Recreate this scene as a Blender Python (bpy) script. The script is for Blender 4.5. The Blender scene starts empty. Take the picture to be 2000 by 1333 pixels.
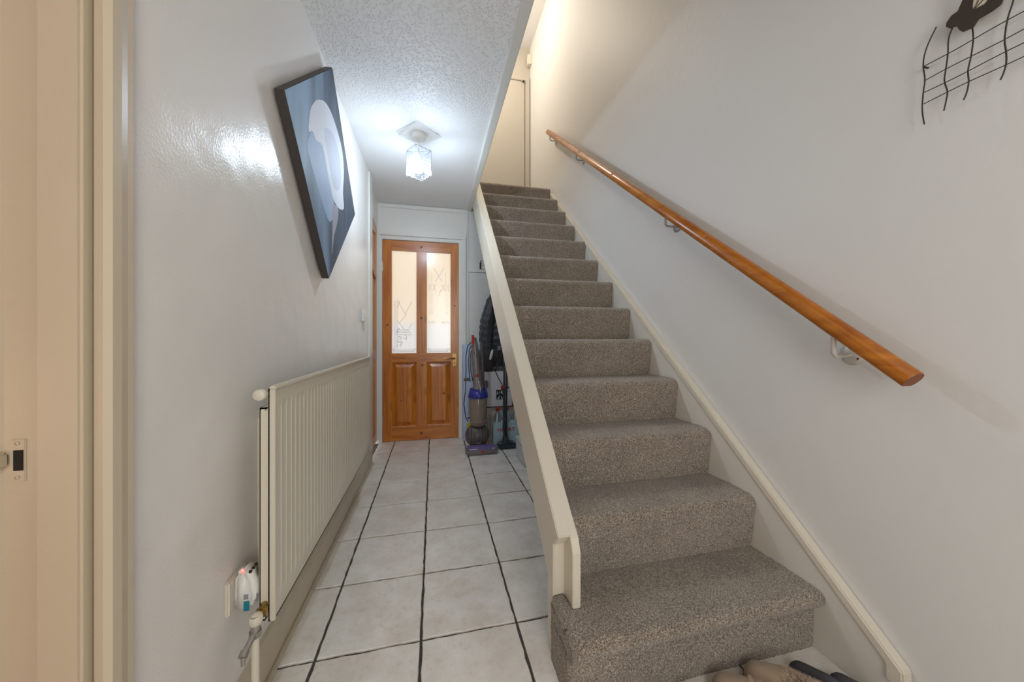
import bpy, bmesh, math, random
from mathutils import Vector, Matrix
import numpy as np
random.seed(7); rng = np.random.default_rng(7)
PI = math.pi
S = bpy.context.scene
C = S.collection

# ------------------------------------------------------------------ camera
CAM_H = 1.04
cam_d = bpy.data.cameras.new('camera'); cam = bpy.data.objects.new('camera', cam_d); C.objects.link(cam)
cam.location = (0, 0, CAM_H)
cam.rotation_euler = (PI/2, 0, -math.atan(153/667.0))
cam_d.sensor_width = 36.0; cam_d.lens = 667.0*36/2000
cam_d.shift_y = -9.5/2000; cam_d.clip_start = 0.02
S.camera = cam
# ------------------------------------------------------------------ world, lights, exposure
w = bpy.data.worlds.new('world'); S.world = w; w.use_nodes = True
bg = w.node_tree.nodes['Background']; bg.inputs[0].default_value = (0.86, 0.93, 1.0, 1); bg.inputs[1].default_value = 2.5
S.view_settings.view_transform = 'Standard'; S.view_settings.look = 'None'
S.view_settings.exposure = 0.0; S.view_settings.gamma = 1.0; S.view_settings.use_curve_mapping = False

def light(name, kind, loc, energy, col, size=0.1, size_y=None, rot=(0, 0, 0)):
    d = bpy.data.lights.new(name, kind); d.energy = energy; d.color = col
    if kind == 'AREA':
        d.size = size
        if size_y: d.shape = 'RECTANGLE'; d.size_y = size_y
    else: d.shadow_soft_size = size
    o = bpy.data.objects.new(name, d); o.location = loc; o.rotation_euler = rot; C.objects.link(o); return o
# fill light added behind the camera to brighten the hall, no source known
light('rear_fill_light', 'AREA', (0.35, -1.24, 1.35), 24.5, (1.0, 0.97, 0.93), 0.8, 1.5, (PI/2, 0, 0))
# warm landing lamp upstairs, warm lamp in the room on the left
light('landing_lamp_light', 'POINT', (0.20, 3.62, 4.55), 54, (1.0, 0.87, 0.72), 0.08)
light('left_room_lamp_light', 'POINT', (-1.7, -0.35, 0.75), 8, (1.0, 0.60, 0.34), 0.12)
HALL_BULB = 620.0

# ------------------------------------------------------------------ materials
def nt(name):
    m = bpy.data.materials.new(name); m.use_nodes = True
    t = m.node_tree; return m, t, t.nodes['Principled BSDF'], t.nodes, t.links
def lin(c):
    return tuple((x/255/12.92 if x/255 <= 0.04045 else ((x/255+0.055)/1.055)**2.4) for x in c) + (1,)
def mat(name, col, rough=0.5, metal=0.0, bump=0.0, bscale=60, var=0.06, vscale=6, spec=0.5, coat=0.0, trans=0.0, sheen=0.0, detail=3):
    m, t, p, N, L = nt(name)
    tc = N.new('ShaderNodeTexCoord'); no = N.new('ShaderNodeTexNoise')
    no.inputs['Scale'].default_value = vscale; no.inputs['Detail'].default_value = detail
    L.new(tc.outputs['Object'], no.inputs['Vector'])
    mx = N.new('ShaderNodeMixRGB'); c = lin(col)
    mx.inputs[1].default_value = tuple(x*(1-var) for x in c[:3])+(1,)
    mx.inputs[2].default_value = tuple(min(1, x*(1+var)) for x in c[:3])+(1,)
    L.new(no.outputs['Fac'], mx.inputs[0]); L.new(mx.outputs[0], p.inputs['Base Color'])
    p.inputs['Roughness'].default_value = rough; p.inputs['Metallic'].default_value = metal
    p.inputs['Specular IOR Level'].default_value = spec; p.inputs['Coat Weight'].default_value = coat
    p.inputs['Transmission Weight'].default_value = trans; p.inputs['Sheen Weight'].default_value = sheen
    if bump:
        b2 = N.new('ShaderNodeTexNoise'); b2.inputs['Scale'].default_value = bscale; b2.inputs['Detail'].default_value = 3
        L.new(tc.outputs['Object'], b2.inputs['Vector'])
        bp = N.new('ShaderNodeBump'); bp.inputs['Strength'].default_value = bump; bp.inputs['Distance'].default_value = 0.01
        L.new(b2.outputs['Fac'], bp.inputs['Height']); L.new(bp.outputs[0], p.inputs['Normal'])
    return m
def emit(name, col, strength):
    m, t, p, N, L = nt(name); p.inputs['Base Color'].default_value = col+(1,)
    p.inputs['Emission Color'].default_value = col+(1,); p.inputs['Emission Strength'].default_value = strength; return m

def gloss_wall(name, col, rough, b1, b2):
    m = mat(name, col, rough, var=0.03, vscale=1.5, spec=0.38)
    t = m.node_tree; N = t.nodes; L = t.links; p = N['Principled BSDF']
    tc = N.new('ShaderNodeTexCoord')
    n1 = N.new('ShaderNodeTexNoise'); n1.inputs['Scale'].default_value = 4.5; n1.inputs['Detail'].default_value = 2
    n2 = N.new('ShaderNodeTexNoise'); n2.inputs['Scale'].default_value = 160; n2.inputs['Detail'].default_value = 2
    a1 = N.new('ShaderNodeBump'); a1.inputs['Strength'].default_value = b1; a1.inputs['Distance'].default_value = 0.03
    a2 = N.new('ShaderNodeBump'); a2.inputs['Strength'].default_value = b2; a2.inputs['Distance'].default_value = 0.002
    for n in (n1, n2): L.new(tc.outputs['Object'], n.inputs['Vector'])
    L.new(n1.outputs['Fac'], a1.inputs['Height']); L.new(n2.outputs['Fac'], a2.inputs['Height'])
    L.new(a1.outputs[0], a2.inputs['Normal']); L.new(a2.outputs[0], p.inputs['Normal'])
    return m
def carpet_mat():
    m, t, p, N, L = nt('speckled_carpet')
    tc = N.new('ShaderNodeTexCoord')
    n = N.new('ShaderNodeTexNoise'); n.inputs['Scale'].default_value = 260; n.inputs['Detail'].default_value = 4; n.inputs['Roughness'].default_value = 0.75
    n2 = N.new('ShaderNodeTexNoise'); n2.inputs['Scale'].default_value = 5; n2.inputs['Detail'].default_value = 3
    L.new(tc.outputs['Object'], n.inputs['Vector']); L.new(tc.outputs['Object'], n2.inputs['Vector'])
    r = N.new('ShaderNodeValToRGB'); e = r.color_ramp.elements
    e[0].position = 0.34; e[0].color = lin((62, 52, 43)); e[1].position = 0.66; e[1].color = lin((212, 203, 190))
    x = e.new(0.5); x.color = lin((142, 129, 114))
    L.new(n.outputs['Fac'], r.inputs[0])
    mx = N.new('ShaderNodeMixRGB'); mx.blend_type = 'MULTIPLY'; mx.inputs[0].default_value = 0.5
    r2 = N.new('ShaderNodeValToRGB'); r2.color_ramp.elements[0].position = 0.3; r2.color_ramp.elements[0].color = (0.62, 0.62, 0.64, 1); r2.color_ramp.elements[1].position = 0.6
    L.new(n2.outputs['Fac'], r2.inputs[0]); L.new(r.outputs[0], mx.inputs[1]); L.new(r2.outputs[0], mx.inputs[2])
    L.new(mx.outputs[0], p.inputs['Base Color'])
    p.inputs['Roughness'].default_value = 0.95; p.inputs['Sheen Weight'].default_value = 0.35; p.inputs['Specular IOR Level'].default_value = 0.1
    b = N.new('ShaderNodeBump'); b.inputs['Strength'].default_value = 0.8; b.inputs['Distance'].default_value = 0.004
    L.new(n.outputs['Fac'], b.inputs['Height']); L.new(b.outputs[0], p.inputs['Normal'])
    return m
def wood_mat(name, c1, c2, axis='Z', rough=0.32, knots=True, scale=1.0):
    m, t, p, N, L = nt(name)
    tc = N.new('ShaderNodeTexCoord'); mp = N.new('ShaderNodeMapping')
    sc = [9*scale, 9*scale, 9*scale]; sc['XYZ'.index(axis)] = 0.7*scale
    mp.inputs['Scale'].default_value = sc
    L.new(tc.outputs['Object'], mp.inputs['Vector'])
    n = N.new('ShaderNodeTexNoise'); n.inputs['Scale'].default_value = 2.5; n.inputs['Detail'].default_value = 6; n.inputs['Distortion'].default_value = 1.2
    L.new(mp.outputs[0], n.inputs['Vector'])
    r = N.new('ShaderNodeValToRGB'); e = r.color_ramp.elements
    e[0].position = 0.3; e[0].color = lin(c2); e[1].position = 0.62; e[1].color = lin(c1)
    L.new(n.outputs['Fac'], r.inputs[0]); out = r.outputs[0]
    if knots:
        mp2 = N.new('ShaderNodeMapping'); s2 = [5.0, 5.0, 5.0]; s2['XYZ'.index(axis)] = 3.2
        mp2.inputs['Scale'].default_value = s2; L.new(tc.outputs['Object'], mp2.inputs['Vector'])
        v = N.new('ShaderNodeTexVoronoi'); v.inputs['Scale'].default_value = 1.0; v.inputs['Randomness'].default_value = 1.0
        L.new(mp2.outputs[0], v.inputs['Vector'])
        kr = N.new('ShaderNodeValToRGB'); k = kr.color_ramp.elements
        k[0].position = 0.04; k[0].color = (0.25, 0.12, 0.06, 1); k[1].position = 0.24; k[1].color = (1, 1, 1, 1)
        L.new(v.outputs['Distance'], kr.inputs[0])
        mx = N.new('ShaderNodeMixRGB'); mx.blend_type = 'MULTIPLY'; mx.inputs[0].default_value = 0.85
        L.new(out, mx.inputs[1]); L.new(kr.outputs[0], mx.inputs[2]); out = mx.outputs[0]
    L.new(out, p.inputs['Base Color']); p.inputs['Roughness'].default_value = rough
    p.inputs['Coat Weight'].default_value = 0.3; p.inputs['Coat Roughness'].default_value = 0.2
    b = N.new('ShaderNodeBump'); b.inputs['Strength'].default_value = 0.08; b.inputs['Distance'].default_value = 0.003
    L.new(n.outputs['Fac'], b.inputs['Height']); L.new(b.outputs[0], p.inputs['Normal'])
    return m
def tile_mat():
    m, t, p, N, L = nt('cream_stone_tile')
    tc = N.new('ShaderNodeTexCoord'); oi = N.new('ShaderNodeObjectInfo')
    ad = N.new('ShaderNodeVectorMath'); ad.operation = 'ADD'
    cb = N.new('ShaderNodeMath'); cb.operation = 'MULTIPLY'; cb.inputs[1].default_value = 37.0
    L.new(oi.outputs['Random'], cb.inputs[0]); L.new(tc.outputs['Object'], ad.inputs[0]); L.new(cb.outputs[0], ad.inputs[1])
    n = N.new('ShaderNodeTexNoise'); n.inputs['Scale'].default_value = 7; n.inputs['Detail'].default_value = 7; n.inputs['Roughness'].default_value = 0.6
    n2 = N.new('ShaderNodeTexNoise'); n2.inputs['Scale'].default_value = 45; n2.inputs['Detail'].default_value = 4
    L.new(ad.outputs[0], n.inputs['Vector']); L.new(ad.outputs[0], n2.inputs['Vector'])
    r = N.new('ShaderNodeValToRGB'); e = r.color_ramp.elements
    e[0].position = 0.3; e[0].color = lin((216, 208, 197)); e[1].position = 0.68; e[1].color = lin((240, 237, 231))
    L.new(n.outputs['Fac'], r.inputs[0])
    r2 = N.new('ShaderNodeValToRGB'); r2.color_ramp.elements[0].position = 0.33; r2.color_ramp.elements[0].color = (0.86, 0.80, 0.72, 1); r2.color_ramp.elements[1].position = 0.46
    L.new(n2.outputs['Fac'], r2.inputs[0])
    mx = N.new('ShaderNodeMixRGB'); mx.blend_type = 'MULTIPLY'; mx.inputs[0].default_value = 0.45
    L.new(r.outputs[0], mx.inputs[1]); L.new(r2.outputs[0], mx.inputs[2]); L.new(mx.outputs[0], p.inputs['Base Color'])
    p.inputs['Roughness'].default_value = 0.32; p.inputs['Specular IOR Level'].default_value = 0.5
    b = N.new('ShaderNodeBump'); b.inputs['Strength'].default_value = 0.25; b.inputs['Distance'].default_value = 0.003
    L.new(n.outputs['Fac'], b.inputs['Height']); L.new(b.outputs[0], p.inputs['Normal'])
    return m
def ceiling_mat():
    m = mat('stippled_ceiling_paint', (236, 237, 237), 0.6, var=0.02)
    t = m.node_tree; N = t.nodes; L = t.links; p = N['Principled BSDF']; tc = N.new('ShaderNodeTexCoord')
    v = N.new('ShaderNodeTexVoronoi'); v.inputs['Scale'].default_value = 95; v.inputs['Randomness'].default_value = 1.0
    n = N.new('ShaderNodeTexNoise'); n.inputs['Scale'].default_value = 110; n.inputs['Detail'].default_value = 3
    L.new(tc.outputs['Object'], n.inputs['Vector']); L.new(tc.outputs['Object'], v.inputs['Vector'])
    ad = N.new('ShaderNodeMath'); ad.operation = 'MULTIPLY_ADD'; ad.inputs[1].default_value = 0.9
    L.new(n.outputs['Fac'], ad.inputs[0]); L.new(v.outputs['Distance'], ad.inputs[2])
    r = N.new('ShaderNodeValToRGB'); r.color_ramp.elements[0].position = 0.55; r.color_ramp.elements[1].position = 0.95
    L.new(ad.outputs[0], r.inputs[0])
    sp = N.new('ShaderNodeSeparateXYZ'); L.new(tc.outputs['Object'], sp.inputs[0])     # the board beyond the lamp is smooth
    mr = N.new('ShaderNodeMapRange'); mr.inputs['From Min'].default_value = 0.65; mr.inputs['From Max'].default_value = 1.25
    mr.inputs['To Min'].default_value = 0.85; mr.inputs['To Max'].default_value = 0.04; L.new(sp.outputs['Y'], mr.inputs['Value'])
    b = N.new('ShaderNodeBump'); b.inputs['Distance'].default_value = 0.005
    L.new(mr.outputs[0], b.inputs['Strength']); L.new(r.outputs[0], b.inputs['Height']); L.new(b.outputs[0], p.inputs['Normal']); return m
def frosted_mat():
    m, t, p, N, L = nt('frosted_glass'); N.remove(p); o = N['Material Output']
    rf = N.new('ShaderNodeBsdfRefraction'); rf.inputs['Roughness'].default_value = 0.55; rf.inputs['IOR'].default_value = 1.05; rf.inputs['Color'].default_value = (0.97, 0.98, 1, 1)
    tl = N.new('ShaderNodeBsdfTranslucent'); tl.inputs['Color'].default_value = (0.9, 0.9, 0.9, 1)
    gl = N.new('ShaderNodeBsdfGlossy'); gl.inputs['Roughness'].default_value = 0.2
    no = N.new('ShaderNodeTexNoise'); no.inputs['Scale'].default_value = 90; tc = N.new('ShaderNodeTexCoord'); L.new(tc.outputs['Object'], no.inputs['Vector'])
    bp = N.new('ShaderNodeBump'); bp.inputs['Strength'].default_value = 0.2; bp.inputs['Distance'].default_value = 0.002
    L.new(no.outputs['Fac'], bp.inputs['Height']); L.new(bp.outputs[0], rf.inputs['Normal'])
    m1 = N.new('ShaderNodeMixShader'); m1.inputs[0].default_value = 0.35; L.new(rf.outputs[0], m1.inputs[1]); L.new(tl.outputs[0], m1.inputs[2])
    m2 = N.new('ShaderNodeMixShader'); m2.inputs[0].default_value = 0.05; L.new(m1.outputs[0], m2.inputs[1]); L.new(gl.outputs[0], m2.inputs[2])
    L.new(m2.outputs[0], o.inputs[0]); return m
def crystal_mat(name, transp, col=(0.95, 0.97, 1, 1)):
    m, t, p, N, L = nt(name); N.remove(p); o = N['Material Output']
    tr = N.new('ShaderNodeBsdfTransparent'); tr.inputs[0].default_value = col
    tl = N.new('ShaderNodeBsdfTranslucent'); tl.inputs[0].default_value = col
    gl = N.new('ShaderNodeBsdfGlossy'); gl.inputs['Roughness'].default_value = 0.08
    a = N.new('ShaderNodeMixShader'); a.inputs[0].default_value = 0.55; L.new(tl.outputs[0], a.inputs[1]); L.new(gl.outputs[0], a.inputs[2])
    fr = N.new('ShaderNodeLayerWeight'); fr.inputs[0].default_value = 0.35
    mt = N.new('ShaderNodeMath'); mt.operation = 'MULTIPLY_ADD'; mt.inputs[1].default_value = -0.35; mt.inputs[2].default_value = transp
    L.new(fr.outputs['Facing'], mt.inputs[0])
    b = N.new('ShaderNodeMixShader'); L.new(mt.outputs[0], b.inputs[0]); L.new(a.outputs[0], b.inputs[1]); L.new(tr.outputs[0], b.inputs[2])
    L.new(b.outputs[0], o.inputs[0]); return m
def canvas_mat():
    m, t, p, N, L = nt('printed_canvas_slate_blue')
    tc = N.new('ShaderNodeTexCoord'); sp = N.new('ShaderNodeSeparateXYZ'); L.new(tc.outputs['Object'], sp.inputs[0])
    n = N.new('ShaderNodeTexNoise'); n.inputs['Scale'].default_value = 2.2; n.inputs['Detail'].default_value = 2
    mp = N.new('ShaderNodeMapping'); mp.inputs['Rotation'].default_value = (math.radians(20), 0, 0); mp.inputs['Scale'].default_value = (1, 2.2, 0.6)
    L.new(tc.outputs['Object'], mp.inputs[0]); L.new(mp.outputs[0], n.inputs['Vector'])
    ma = N.new('ShaderNodeMath'); ma.operation = 'MULTIPLY_ADD'; ma.inputs[1].default_value = -0.8; L.new(sp.outputs['Y'], ma.inputs[0]); L.new(n.outputs['Fac'], ma.inputs[2])
    r = N.new('ShaderNodeValToRGB'); e = r.color_ramp.elements
    e[0].position = 0.25; e[0].color = lin((62, 70, 82)); e[1].position = 0.85; e[1].color = lin((150, 178, 205))
    x = e.new(0.55); x.color = lin((92, 106, 124))
    L.new(ma.outputs[0], r.inputs[0]); L.new(r.outputs[0], p.inputs['Base Color']); p.inputs['Roughness'].default_value = 0.62; p.inputs['Specular IOR Level'].default_value = 0.3
    return m

M = dict(
    wall=mat('white_wall_emulsion', (219, 219, 217), 0.55, bump=0.12, bscale=30, var=0.02, vscale=2),
    wall_gloss=gloss_wall('white_wall_silk_paint', (230, 226, 221), 0.29, 0.34, 0.3),
    wall_up=mat('cream_landing_emulsion', (188, 182, 171), 0.6, var=0.02, bump=0.05),
    ceil=ceiling_mat(), ceil_s=mat('smooth_ceiling_paint', (222, 222, 221), 0.6, var=0.02),
    trimw=mat('white_gloss_trim', (222, 222, 217), 0.3, var=0.03, bump=0.05),
    cream=mat('cream_gloss_wood', (216, 209, 193), 0.33, var=0.04, vscale=4, bump=0.08, bscale=12),
    string_w=mat('off_white_string', (216, 213, 204), 0.4, var=0.03, vscale=4), jambm=mat('magnolia_door_frame', (204, 189, 165), 0.4, var=0.04, vscale=4, bump=0.05), cream_d=mat('magnolia_skirting', (196, 184, 162), 0.4, var=0.10, vscale=9, bump=0.05),
    grout=mat('dark_grey_grout', (74, 67, 60), 0.9, var=0.15, vscale=30, bump=0.3, bscale=80),
    tile=tile_mat(), carpet=carpet_mat(),
    pine=wood_mat('varnished_pine', (206, 126, 34), (160, 82, 12)),
    pine_h=wood_mat('varnished_pine_rail', (206, 126, 34), (158, 80, 12), 'X'),
    pine_l=wood_mat('cupboard_pine', (204, 142, 78), (170, 104, 46)),
    rail=wood_mat('orange_varnished_handrail', (184, 112, 30), (150, 82, 16), 'Y', 0.25, False, 0.8),
    rail_end=mat('handrail_end_grain', (120, 66, 24), 0.5, var=0.2, vscale=40),
    knot=mat('brown_knot', (150, 82, 26), 0.4, var=0.25, vscale=60), knot_core=mat('dark_knot', (92, 44, 16), 0.45, var=0.3, vscale=80),
    brass=mat('worn_brass', (176, 146, 84), 0.35, 0.9), steel=mat('satin_steel', (176, 174, 168), 0.35, 0.9),
    white_pl=mat('white_plastic', (226, 225, 220), 0.3, var=0.02), zinc=mat('white_metal_bracket', (208, 205, 198), 0.3, 0.2),
    dark=mat('dark_metal', (34, 32, 31), 0.45, 0.3), hole=mat('dark_recess', (40, 32, 26), 0.9),
    rad=mat('cream_radiator_enamel', (214, 206, 188), 0.35, var=0.03, vscale=3),
    art=mat('brown_painted_iron', (62, 52, 44), 0.5, 0.2, var=0.1), wire=mat('dark_wire', (52, 46, 42), 0.5, 0.3),
    cream_wing=mat('pale_wing_inlay', (204, 192, 172), 0.5),
    canvas=canvas_mat(), canvas_side=mat('dark_canvas_edge', (66, 60, 58), 0.6),
    petal=mat('printed_pale_petal', (222, 226, 236), 0.62, spec=0.3, var=0.08, vscale=5), petal2=mat('printed_blue_petal', (158, 180, 210), 0.62, spec=0.3, var=0.12, vscale=5),
    petal3=mat('printed_lilac_petal', (203, 209, 226), 0.62, spec=0.3, var=0.08, vscale=6), stem=mat('printed_stem', (160, 160, 172), 0.5),
    frost=frosted_mat(), etch=mat('etched_line', (168, 172, 180), 0.4),
    crystal=crystal_mat('crystal_drop', 0.97), chrome=mat('chrome', (200, 202, 205), 0.12, 1.0),
    bulb=emit('lit_bulb', (0.74, 0.87, 1.0), HALL_BULB),
    vgrey=mat('vacuum_grey_plastic', (132, 124, 122), 0.3, 0.2), vdark=mat('vacuum_dark_plastic', (84, 80, 80), 0.35),
    vbin=mat('smoky_bin_plastic', (134, 122, 108), 0.15, var=0.25, vscale=14), vblue=mat('vacuum_blue', (44, 52, 146), 0.3),
    vpurple=mat('vacuum_purple', (120, 104, 160), 0.3), vred=mat('red_plastic', (196, 44, 36), 0.35),
    cable=mat('black_cable', (36, 38, 44), 0.5), teal_dark=mat('dark_teal_plastic', (52, 68, 74), 0.4),
    coat=mat('black_quilted_nylon', (44, 45, 52), 0.5, bump=0.3, bscale=18, var=0.2, vscale=8, sheen=0.2),
    cardw=mat('white_card', (228, 226, 230), 0.7, var=0.05), cardb=mat('pale_blue_card', (188, 204, 234), 0.6, var=0.05),
    card=mat('beige_card', (208, 200, 192), 0.75), ink=mat('black_print', (34, 38, 48), 0.6), ink_b=mat('blue_print', (46, 64, 130), 0.6),
    ink_y=mat('yellow_print', (214, 206, 60), 0.6), ink_r=mat('red_print', (200, 66, 48), 0.6), ink_g=mat('grey_print', (140, 140, 146), 0.6),
    pet=crystal_mat('blue_clear_plastic', 0.35, (0.76, 0.91, 0.96, 1)), film=mat('pale_blue_film', (186, 214, 224), 0.2, var=0.08, vscale=25, bump=0.2, bscale=20),
    suede=mat('beige_suede', (168, 146, 124), 0.9, var=0.08, bump=0.2, bscale=60, sheen=0.3), sole=mat('beige_rubber_sole', (150, 128, 104), 0.8),
    fur=mat('beige_fur', (188, 166, 144), 0.95, var=0.15, vscale=40, sheen=0.4), navy=mat('charcoal_felt', (70, 68, 74), 0.8), black=mat('black_leather', (24, 24, 26), 0.4),
    teal=mat('teal_label', (0, 120, 140), 0.5), led=emit('red_led', (1.0, 0.12, 0.08), 4.0),
    orange_floor=mat('warm_room_floor', (196, 128, 78), 0.5, var=0.1), warm_wall=mat('warm_room_wall', (216, 190, 158), 0.7),
    out_cream=mat('cream_render_wall', (246, 216, 174), 0.9, var=0.04), out_white=mat('white_garden_wall', (236, 236, 238), 0.9, var=0.04), ground=mat('pale_paving', (200, 198, 192), 0.9),
    boxw=mat('white_storage_box', (206, 208, 212), 0.5),
)

# ------------------------------------------------------------------ geometry helpers
class B:
    def __init__(s): s.v = []; s.f = []; s.sm = []
    def add(s, v, f, sm=False):
        o = len(s.v); s.v += [tuple(p) for p in v]; s.f += [tuple(i+o for i in q) for q in f]; s.sm += [sm]*len(f); return s
    def box(s, x0, x1, y0, y1, z0, z1, bev=0.0):
        bm = bmesh.new(); bmesh.ops.create_cube(bm, size=1)
        for v in bm.verts: v.co = Vector(((x0+x1)/2+v.co.x*(x1-x0), (y0+y1)/2+v.co.y*(y1-y0), (z0+z1)/2+v.co.z*(z1-z0)))
        if bev: bmesh.ops.bevel(bm, geom=bm.edges[:], offset=min(bev, 0.49*min(abs(x1-x0), abs(y1-y0), abs(z1-z0))), segments=2, affect='EDGES')
        return s.bm(bm)
    def bm(s, bm, sm=False, mtx=None):
        if mtx is not None: bmesh.ops.transform(bm, matrix=mtx, verts=bm.verts[:])
        bm.normal_update(); bm.verts.index_update()
        s.add([v.co[:] for v in bm.verts], [[v.index for v in f.verts] for f in bm.faces], sm); bm.free(); return s
    def prism(s, poly, axis, a, b, bev=0.0):
        """poly: 2-D points in the two other axes (x: (y,z); y: (x,z); z: (x,y)), extruded from a to b."""
        def P(p, d): return {'x': (d, p[0], p[1]), 'y': (p[0], d, p[1]), 'z': (p[0], p[1], d)}[axis]
        bm = bmesh.new(); v0 = [bm.verts.new(P(p, a)) for p in poly]; v1 = [bm.verts.new(P(p, b)) for p in poly]
        n = len(poly); bm.faces.new(v0[::-1]); bm.faces.new(v1)
        for i in range(n): bm.faces.new((v0[i], v0[(i+1) % n], v1[(i+1) % n], v1[i]))
        bmesh.ops.recalc_face_normals(bm, faces=bm.faces[:])
        if bev: bmesh.ops.bevel(bm, geom=[e for e in bm.edges], offset=bev, segments=2, affect='EDGES')
        bmesh.ops.triangulate(bm, faces=[f for f in bm.faces if len(f.verts) > 4])
        return s.bm(bm)
    def tube(s, path, r, n=10, cap=True):
        path = [Vector(p) for p in path]; rs = r if isinstance(r, (list, tuple)) else [r]*len(path)
        V = []; F = []; up = None
        for i, p in enumerate(path):
            d = (path[min(i+1, len(path)-1)]-path[max(i-1, 0)]).normalized()
            if up is None: up = d.orthogonal().normalized()
            up = (up-d*up.dot(d)).normalized(); sd = d.cross(up)
            for k in range(n):
                a = 2*PI*k/n; V.append(p+(up*math.cos(a)+sd*math.sin(a))*rs[i])
        for i in range(len(path)-1):
            for k in range(n): F.append((i*n+k, i*n+(k+1) % n, (i+1)*n+(k+1) % n, (i+1)*n+k))
        s.add(V, F, True)
        if cap:
            m = len(path)-1; s.add([V[k] for k in range(n)], [tuple(range(n))[::-1]]); s.add([V[m*n+k] for k in range(n)], [tuple(range(n))])
        return s
    def lathe(s, prof, org=(0, 0, 0), axis='z', n=24, sm=True):
        V = []; F = []; ox, oy, oz = org
        for (r, h) in prof:
            for k in range(n):
                a = 2*PI*k/n; c, q = r*math.cos(a), r*math.sin(a)
                V.append({'z': (ox+c, oy+q, oz+h), 'x': (ox+h, oy+c, oz+q), 'y': (ox+q, oy+h, oz+c)}[axis])
        m = len(prof)
        for i in range(m-1):
            for k in range(n): F.append((i*n+k, i*n+(k+1) % n, (i+1)*n+(k+1) % n, (i+1)*n+k))
        F.append(tuple(range(n))[::-1]); F.append(tuple((m-1)*n+k for k in range(n)))
        return s.add(V, F, sm)
    def ell(s, c, rad, n=20, m=12, mtx=None):
        bm = bmesh.new(); bmesh.ops.create_uvsphere(bm, u_segments=n, v_segments=m, radius=1)
        for v in bm.verts:
            v.co = Vector((v.co.x*rad[0], v.co.y*rad[1], v.co.z*rad[2]))
            if mtx is not None: v.co = mtx @ v.co
            v.co += Vector(c)
        return s.bm(bm, True)
    def obj(s, name, m, parent=None, **kw):
        a = np.array(s.v); lo, hi = a.min(0), a.max(0); org = np.array([(lo[0]+hi[0])/2, (lo[1]+hi[1])/2, lo[2]])
        me = bpy.data.meshes.new(name); me.from_pydata([tuple(p) for p in (a-org)], [], s.f); me.update()
        me.polygons.foreach_set('use_smooth', s.sm)
        me.materials.append(M[m] if isinstance(m, str) else m)
        o = bpy.data.objects.new(name, me); o.location = org; C.objects.link(o)
        if parent is not None: setpar(o, parent)
        for k, v in kw.items(): o[k] = v
        return o
def wloc(o):
    v = Vector(o.location)
    return v+wloc(o.parent) if o.parent else v
def setpar(o, p):
    o.parent = p; o.location = Vector(o.location)-wloc(p)
def thing(name, label, cat, loc, group=None):
    o = bpy.data.objects.new(name, None); o.empty_display_size = 0.05; o.location = loc; C.objects.link(o)
    o['label'] = label; o['category'] = cat
    if group: o['group'] = group
    return o
def sempty(name, loc):
    o = bpy.data.objects.new(name, None); o.empty_display_size = 0.05; o.location = loc; C.objects.link(o); o['kind'] = 'structure'; return o
def st(b, name, m, **kw): return b.obj(name, m, kind='structure', **kw)
def text_mesh(body, size, m, mtx, name, parent, ext=0.0003):
    cu = bpy.data.curves.new(name, 'FONT'); cu.body = body; cu.size = size; cu.extrude = ext; cu.offset = 0.0012; cu.align_x = 'CENTER'; cu.align_y = 'CENTER'
    o = bpy.data.objects.new(name, cu); C.objects.link(o); bpy.context.view_layer.update()
    me = bpy.data.meshes.new_from_object(o.evaluated_get(bpy.context.evaluated_depsgraph_get()))
    bpy.data.objects.remove(o)
    b = B(); b.add([mtx @ v.co for v in me.vertices], [tuple(p.vertices) for p in me.polygons]); bpy.data.meshes.remove(me)
    return b.obj(name, m, parent)

XL, XR, YB, ZC, XE = -0.5, 1.27, 3.53, 2.34, 0.372     # left wall, right wall, end wall, ceiling, stairwell edge
YN = -1.3                                              # wall behind the camera
ZU, YU, ZT = 2.652, 4.45, 4.93                         # landing floor, landing end wall, upper ceiling
RISE, GO, Y0 = 0.204, 0.2207, 0.889                    # stairs

# ------------------------------------------------------------------ shell
fl = st(B().box(XL-0.1, XR, YN, YB+0.05, -0.06, -0.007), 'floor', 'grout')
xs = [-0.52, -0.372, -0.042, 0.294, 0.612, 0.945, 1.27]
ys = [round(1.208+0.338*k, 4) for k in range(-8, 8)]
def tile_mesh(wd, dp, seed):
    r = random.Random(seed); g = 0.0046; pts = []
    def side(x0, y0, x1, y1, nx, ny):
        n = 12
        for i in range(n):
            t = i/n; j = 0 if i == 0 else r.uniform(-0.0018, 0.0018)
            pts.append((x0+(x1-x0)*t+nx*j, y0+(y1-y0)*t+ny*j))
    a, b = wd/2-g, dp/2-g
    side(-a, -b, a, -b, 0, 1); side(a, -b, a, b, 1, 0); side(a, b, -a, b, 0, 1); side(-a, b, -a, -b, 1, 0)
    n = len(pts); V = [(x, y, -0.008) for x, y in pts]+[(x, y, -0.0018) for x, y in pts]+[(x*(1-0.0025/a), y*(1-0.0025/b), 0) for x, y in pts]
    F = [tuple(range(2*n, 3*n))]
    for L0 in (0, n):
        for i in range(n): F.append((L0+i, L0+(i+1) % n, L0+n+(i+1) % n, L0+n+i))
    me = bpy.data.meshes.new('tile'); me.from_pydata(V, [], F); me.materials.append(M['tile']); return me
for i in range(len(xs)-1):
    wd = xs[i+1]-xs[i]; vs = [tile_mesh(wd, 0.338, i*10+k) for k in range(4)]
    for j in range(len(ys)-1):
        if ys[j] < YN+0.1: continue
        if xs[i] > 0.28 and ys[j] < 1.2: continue
        o = bpy.data.objects.new('tile', vs[random.randrange(4)]); C.objects.link(o)
        o.location = ((xs[i]+xs[i+1])/2, (ys[j]+ys[j+1])/2, 0); setpar(o, fl)

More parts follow.
